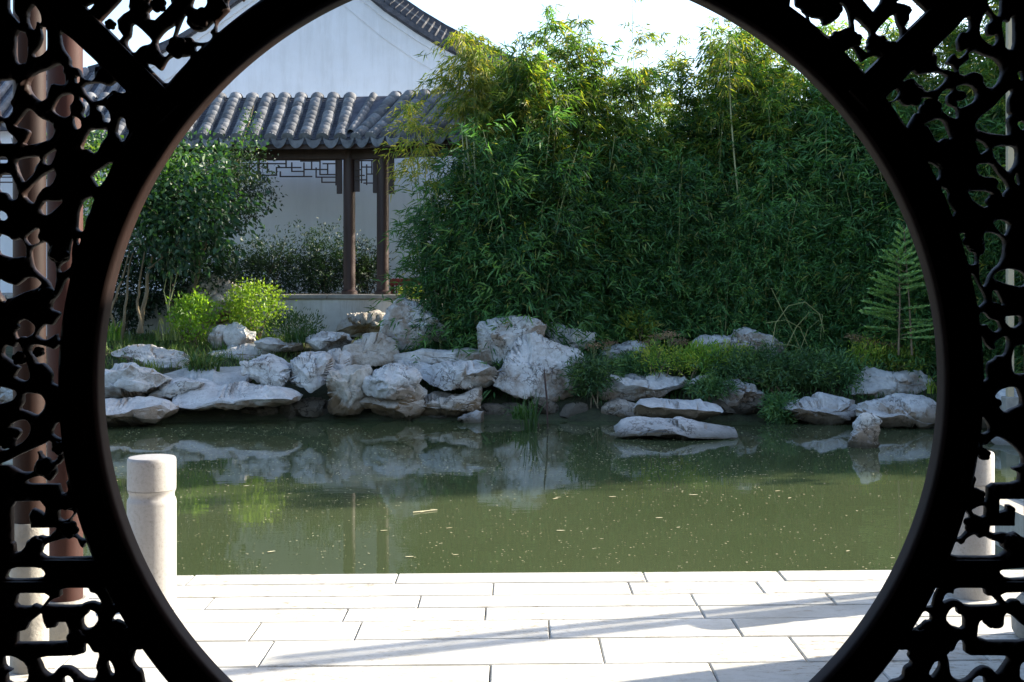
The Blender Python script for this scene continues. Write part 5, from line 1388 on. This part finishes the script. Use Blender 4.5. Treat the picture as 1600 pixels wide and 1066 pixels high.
HER = [(1030, 560, 17.9, 34, 22, 'yellow green herb clump below brown flower heads, left of the creeping mound', 31), (1085, 562, 17.9, 42, 20, 'long leaved yellow green clump at the left of the creeping mound', 32), (1140, 555, 18.2, 36, 18, 'green leafy clump in front of the far knobbed rock', 33),
       (1350, 556, 18.0, 30, 24, 'yellow green clump with brown heads left of the young conifer', 34), (1405, 565, 17.9, 40, 20, 'yellow green clump under the young conifer', 35), (1000, 510, 18.9, 26, 24, 'broad bladed young bamboo sprouts at the foot of the hedge', 36)]
for x, y, d, rx, ry, lab, sd in HER:
    leafy('herb_clump', lab, 'plant', x, y, d, rx, ry, 0.7, int(rx*ry*1.0+300), 0.10 if sd in (32, 36) else 0.06, 0.016, 'yellow_herb', seed=sd, csize=0.3, up=0.9, hollow=0.1, edgy=1, tint=(0, 1))
for i, (x, y, d) in enumerate([(1028, 526, 18.2), (1046, 522, 18.3), (1012, 535, 18.1), (1062, 534, 18.0), (1334, 526, 18.2), (1348, 530, 18.1), (1362, 536, 18.1), (928, 540, 18.2), (950, 536, 18.2), (1395, 540, 18.0)]):
    rng = np.random.default_rng(60+i)
    c = P(x, y, d); k = 160
    pts = np.array(c)+np.stack([rng.normal(size=k)*0.07, rng.normal(size=k)*0.05, rng.normal(size=k)*0.022], 1)
    V, F, A = leaves(pts, rng.normal(size=(k, 3)), 0.022, 0.018, rng.uniform(0, 1, k), rng)
    b0 = bank_z(c.x, c.y)-0.03
    t = empty('flower', (c.x, c.y, b0), 'flat brownish pink flower head on a thin stalk above the herbs', 'flower', 'brownish flower heads on the right bank')
    tag(link('flower_head', mesh('flower_head', V, F, M['flower'], False, A), t), kind='stuff')
    mb = MB()
    for q in range(4): mb.tube([(c.x, c.y, b0), (c.x+random.uniform(-.01, .01), c.y, (b0+c.z)/2), (c.x+(q-1.5)*0.03, c.y, c.z-0.01)], 0.004, 4)
    mb.build('stalk', M['culm'], t)

# grasses: clumps of arching blades
def blades(name, label, cat, items, mat, L_, W_, seed, n, kind=None, group=None, arch=0.6, tint=(0, 1)):
    rng = np.random.default_rng(seed)
    V = []; F = []; T = []
    for (x, y, z, r) in items:
        for _ in range(n):
            a = rng.uniform(0, 6.283); rr = r*math.sqrt(rng.uniform())
            b = np.array([x+rr*math.cos(a), y+rr*math.sin(a)*0.8, z])
            a2 = rng.uniform(0, 6.283); L2 = L_*rng.uniform(0.5, 1.2); w = W_*rng.uniform(0.7, 1.2)
            o = np.array([math.cos(a2), math.sin(a2), 0]); s = np.array([-o[1], o[0], 0])
            i = len(V)
            ar = arch*rng.uniform(0.3, 1.3)
            for k, (u, ww) in enumerate(((0, 1), (0.4, 1), (0.75, 0.8))):
                p = b+o*L2*ar*u*u+np.array([0, 0, L2*(u-ar*0.45*u*u)])
                V.append(p+s*w*ww/2); V.append(p-s*w*ww/2)
            V.append(b+o*L2*ar+np.array([0, 0, L2*(1-ar*0.6)]))
            F += [(i, i+1, i+3), (i, i+3, i+2), (i+2, i+3, i+5), (i+2, i+5, i+4), (i+4, i+5, i+6)]
            T += [rng.uniform(*tint)]*7
    me = mesh(name, np.array(V), np.array(F), M[mat], False, T)
    o = link(name, me)
    if items and kind is None:
        pass
    return tag(o, label, cat, group, kind)
rg = random.Random(77)
it = []
for _ in range(520):
    x = rg.uniform(150, 480); d = rg.uniform(18.1, 20.8)
    X = (x-800)/FPX*d
    it.append((X, d, bank_z(X, d)-0.02, 0.10))
blades('bank_grass', 'short sunlit grass under the shrubs on the left bank', 'grass', it, 'grass', 0.20, 0.009, 5, 12, kind='stuff')
it = []
for _ in range(1500):
    x = rg.uniform(560, 1660); X0 = (x-800)/FPX*18; d = shore_y(X0)+rg.uniform(0.7, 3.2)
    X = (x-800)/FPX*d
    it.append((X, d, bank_z(X, d)-0.02, 0.14))
blades('ground_cover', 'low green ground cover between the rocks at the right', 'ground cover', it, 'grass', 0.16, 0.012, 6, 12, kind='stuff', tint=(0, 0.45))
def clump(label, x, y, d, L_, W_, n, mat, sd, r=0.12, arch=0.6, name='grass_clump', z=None, tint=(0, 1)):
    X = (x-800)/FPX*d
    return blades(name, label, 'grass', [(X, d, (P(x, y, d).z if z is None else z), r)], mat, L_, W_, sd, n, arch=arch, tint=tint)
clump('arching striped leaved grass clump beside the pitted pale rock', 318, 582, 17.9, 0.42, 0.02, 120, 'grass', 41, 0.22, 0.95)
clump('small grass tuft in front of the pitted pale rock', 235, 586, 17.8, 0.26, 0.012, 70, 'yellow_herb', 42, 0.12)
clump('dry pale grass tuft below the glossy tree', 262, 532, 19.2, 0.40, 0.012, 60, 'grass', 43, 0.2, 0.8, tint=(0.6, 1))
clump('tall grass tuft at the foot of the left trunks', 178, 532, 19.2, 0.38, 0.014, 70, 'yellow_herb', 44, 0.12)
clump('grass tuft right of the bright shrub under the plinth', 470, 535, 18.9, 0.30, 0.014, 120, 'grass', 45, 0.25, tint=(0, .4))
clump('sprawling green waterside grass below the table slab', 815, 655, 16.6, 0.30, 0.016, 90, 'grass', 46, 0.14, 1.1, tint=(0, .4))
clump('thin reeds rising from the water before the pointed rock', 828, 682, 15.9, 0.62, 0.012, 34, 'grass', 47, 0.10, 0.35, name='reeds', tint=(0, .4))
clump('grass tuft at the right rim behind the white rock', 1465, 615, 17.0, 0.26, 0.013, 60, 'yellow_herb', 48, 0.15)
clump('hanging green tuft on the table slab beside the tall rock', 780, 575, 17.8, 0.2, 0.012, 60, 'grass', 49, 0.1, 1.2, tint=(0, .3))
# dark cattail like spike
t = empty('water_reed', P(853, 664, 16.2), 'single dark pointed reed standing in the water before the pointed rock', 'reed')
mb = MB(); a, b_ = P(856, 672, 16.2), P(850, 572, 16.2); mb.tube([a, a.lerp(b_, .5)+Vector((.01, 0, 0)), a.lerp(b_, .85), b_], [0.010, 0.013, 0.012, 0.002], 6); mb.build('blade', M['dark_leafwood'] if 'dark_leafwood' in M else M['pav_wood'], t)
mb = MB(); mb.tube([P(843, 672, 16.2), P(836, 640, 16.2), P(846, 606, 16.2)], [0.006, 0.006, 0.002], 5); mb.build('side_blade', M['pav_wood'], t)
# bare stakes by the left shrub
t = empty('twig_stake', P(268, 525, 19.4), 'thin pale bare sapling standing left of the loose shrub', 'sapling')
for pts in ([(268,528,19.4),(264,480,19.4),(268,425,19.4)], [(266,470,19.4),(274,440,19.4),(279,415,19.4)], [(264,490,19.4),(256,455,19.4),(262,425,19.4)]):
    mb = MB(); mb.tube([P(*p) for p in pts], [0.012, 0.009, 0.004], 6); mb.build('stem', M['culm'], t)
# arching briar
t = empty('arching_briar', P(1240, 545, 18.2), 'arching bare briar shoots looping over the creeping shrub', 'briar')
for k, pts in enumerate(([(1205,545),(1212,505),(1232,478),(1258,472),(1280,490),(1288,520)], [(1190,548),(1215,538),(1240,540),(1262,552)], [(1225,550),(1245,510),(1265,488),(1285,492),(1282,530)], [(1196,505),(1228,500),(1250,512),(1262,540)], [(1250,548),(1262,515),(1280,500)], [(1205,450),(1222,485),(1240,520),(1250,545)])):
    mb = MB(); mb.tube([P(x, y, 18.2+0.05*k) for x, y in pts], [0.006]*len(pts), 5); mb.build('shoot', M['culm'], t)
rng = np.random.default_rng(15)
k = 260; an = rng.uniform(0, 1, k)
pts = np.array([P(1205+85*u+rng.normal()*3, 545-70*math.sin(math.pi*min(1, u*1.0))+rng.normal()*4, 18.25)[:] for u in an])
V, F, A = leaves(pts, rng.normal(size=(k, 3)), 0.04, 0.014, rng.uniform(0, 1, k), rng); link('leaves', mesh('leaves', V, F, M['juniper'], False, A), t)
# young conifer with level sprays
t = empty('young_conifer', (P(1408, 540, 17.5).x, 17.5, bank_z(P(1408, 540, 17.5).x, 17.5)), 'young conifer with level feathery sprays near the right rim', 'conifer')
LV = []
rng = np.random.default_rng(19)
for (xb, xt, yt) in ((1404, 1404, 395), (1425, 1412, 352)):
    mb = MB(); mb.tube([P(xb, 555, 17.5), P((xb+xt)/2+2, 470, 17.5), P(xt, yt, 17.5)], [0.016, 0.011, 0.004], 6); mb.build('trunk', M['bark'], t)
brs = []
for i in range(34):
    y = rng.uniform(385, 525)
    for s_ in (rng.choice([-1, 1]),):
        Ln = rng.uniform(0.7, 1.05)* 14+52*((y-360)/150)**1.3*rng.uniform(0.75, 1.1)
        x0 = 1404+(y-450)*0.05
        a = P(x0, y+6, 17.5); b_ = P(x0+s_*Ln, y+rng.uniform(-12, 8), 17.5+rng.uniform(-0.45, 0.45))
        brs.append((a, b_))
for y in np.linspace(360, 440, 9):
    for s_ in (-1, 1):
        brs.append((P(1413, y+5, 17.5), P(1413+s_*(8+(y-355)*0.22), y-6, 17.5+rng.uniform(-0.1, 0.1))))
mb = MB(); pts = []; dirs = []
for a, b_ in brs:
    mb.tube([a, (a+b_)/2+Vector((0, 0, 0.01)), b_], [0.005, 0.004, 0.002], 4)
    D0 = (b_-a).normalized()
    m_n = int((b_-a).length*330)+16
    for _ in range(m_n):
        u = rng.uniform(0.1, 1.0)
        pts.append((a.lerp(b_, u))[:]); sgn = rng.choice([-1, 1])
        dirs.append((D0.x*0.8+rng.normal()*0.3, sgn*0.9, D0.z+rng.uniform(-0.1, 0.5)))
mb.build('branches', M['bark'], t)
pts = np.array(pts); dirs = np.array(dirs); k = len(pts)
V, F, A = leaves(pts, dirs, rng.uniform(0.05, 0.09, k), 0.017, np.clip(rng.uniform(0, 1, k), 0, 1), rng, droop=0)
link('sprays', mesh('sprays', V, F, M['spray'], False, A), t)

# ------------------------------------------------------------------ things floating on the pond
rng = np.random.default_rng(23)
V = []; F = []
def fleck(x, y, s, z=WATER_Z+0.004):
    a = rng.uniform(0, 6.28); i = len(V)
    n = 5
    for k in range(n):
        b_ = a+2*math.pi*k/n; r = s*rng.uniform(0.6, 1.1)
        V.append((x+r*math.cos(b_), y+0.7*r*math.sin(b_), z+rng.uniform(0, 0.003)))
    F.append(tuple(range(i, i+n)))
for _ in range(6500):
    u = rng.uniform(0, 1)
    x = rng.uniform(160, 1480)
    yw = 700+190*u**1.4 if rng.uniform() < 0.45 else 668+75*rng.uniform()**1.2
    d = 3900/(yw-430); X = (x-800)/FPX*d
    if d > shore_y(X)-0.05 or d < 7.1: continue
    cl = noise.noise(Vector((X*0.5, d*0.3, 0)))
    if cl < rng.uniform(-0.8, 0.3): continue
    fleck(X, d, rng.uniform(0.004, 0.013)*(d/12))
tag(link('floating_debris', mesh('floating_debris', V, F, M['debris'])), 'tiny pale specks of dust and petals floating on the pond', 'debris', kind='stuff')
for i, (x, y) in enumerate([(453, 772), (676, 797), (660, 801), (957, 777), (872, 778), (868, 780), (960, 777), (1215, 768), (1234, 779), (1080, 774), (1086, 774), (1030, 810), (876, 830), (940, 843), (702, 826), (560, 790), (1395, 873), (1325, 862), (385, 760), (1060, 825), (600, 830), (712, 868), (640, 871), (424, 863)]):
    d = 3900/(y-430); V = []; F = []
    n = 8; a0 = rng.uniform(0, 3.14); L_ = rng.uniform(0.016, 0.036)
    for k in range(n):
        b_ = 2*math.pi*k/n
        u, v = L_*math.cos(b_), 0.35*L_*math.sin(b_)
        V.append(((x-800)/FPX*d+u*math.cos(a0*0.3)-v*math.sin(a0*0.3), d+u*math.sin(a0*0.3)+v*math.cos(a0*0.3), WATER_Z+0.006))
    V.append(((x-800)/FPX*d, d, WATER_Z+0.004))
    F = [(k, (k+1) % n, n) for k in range(n)]
    tag(link('floating_leaf', mesh('floating_leaf', V, F, M['debris'])), 'small pale fallen leaf floating on the green water', 'leaf', 'fallen leaves floating on the pond')
# floating straw
t_ = MB(); a, b_ = P(645, 802, 3900/372), P(683, 798, 3900/368); a.z = b_.z = WATER_Z+0.006
t_.tube([a, b_], 0.006, 5); tag(t_.build('floating_straw', M['debris']), 'pale straw floating on the water near the post reflections', 'straw')
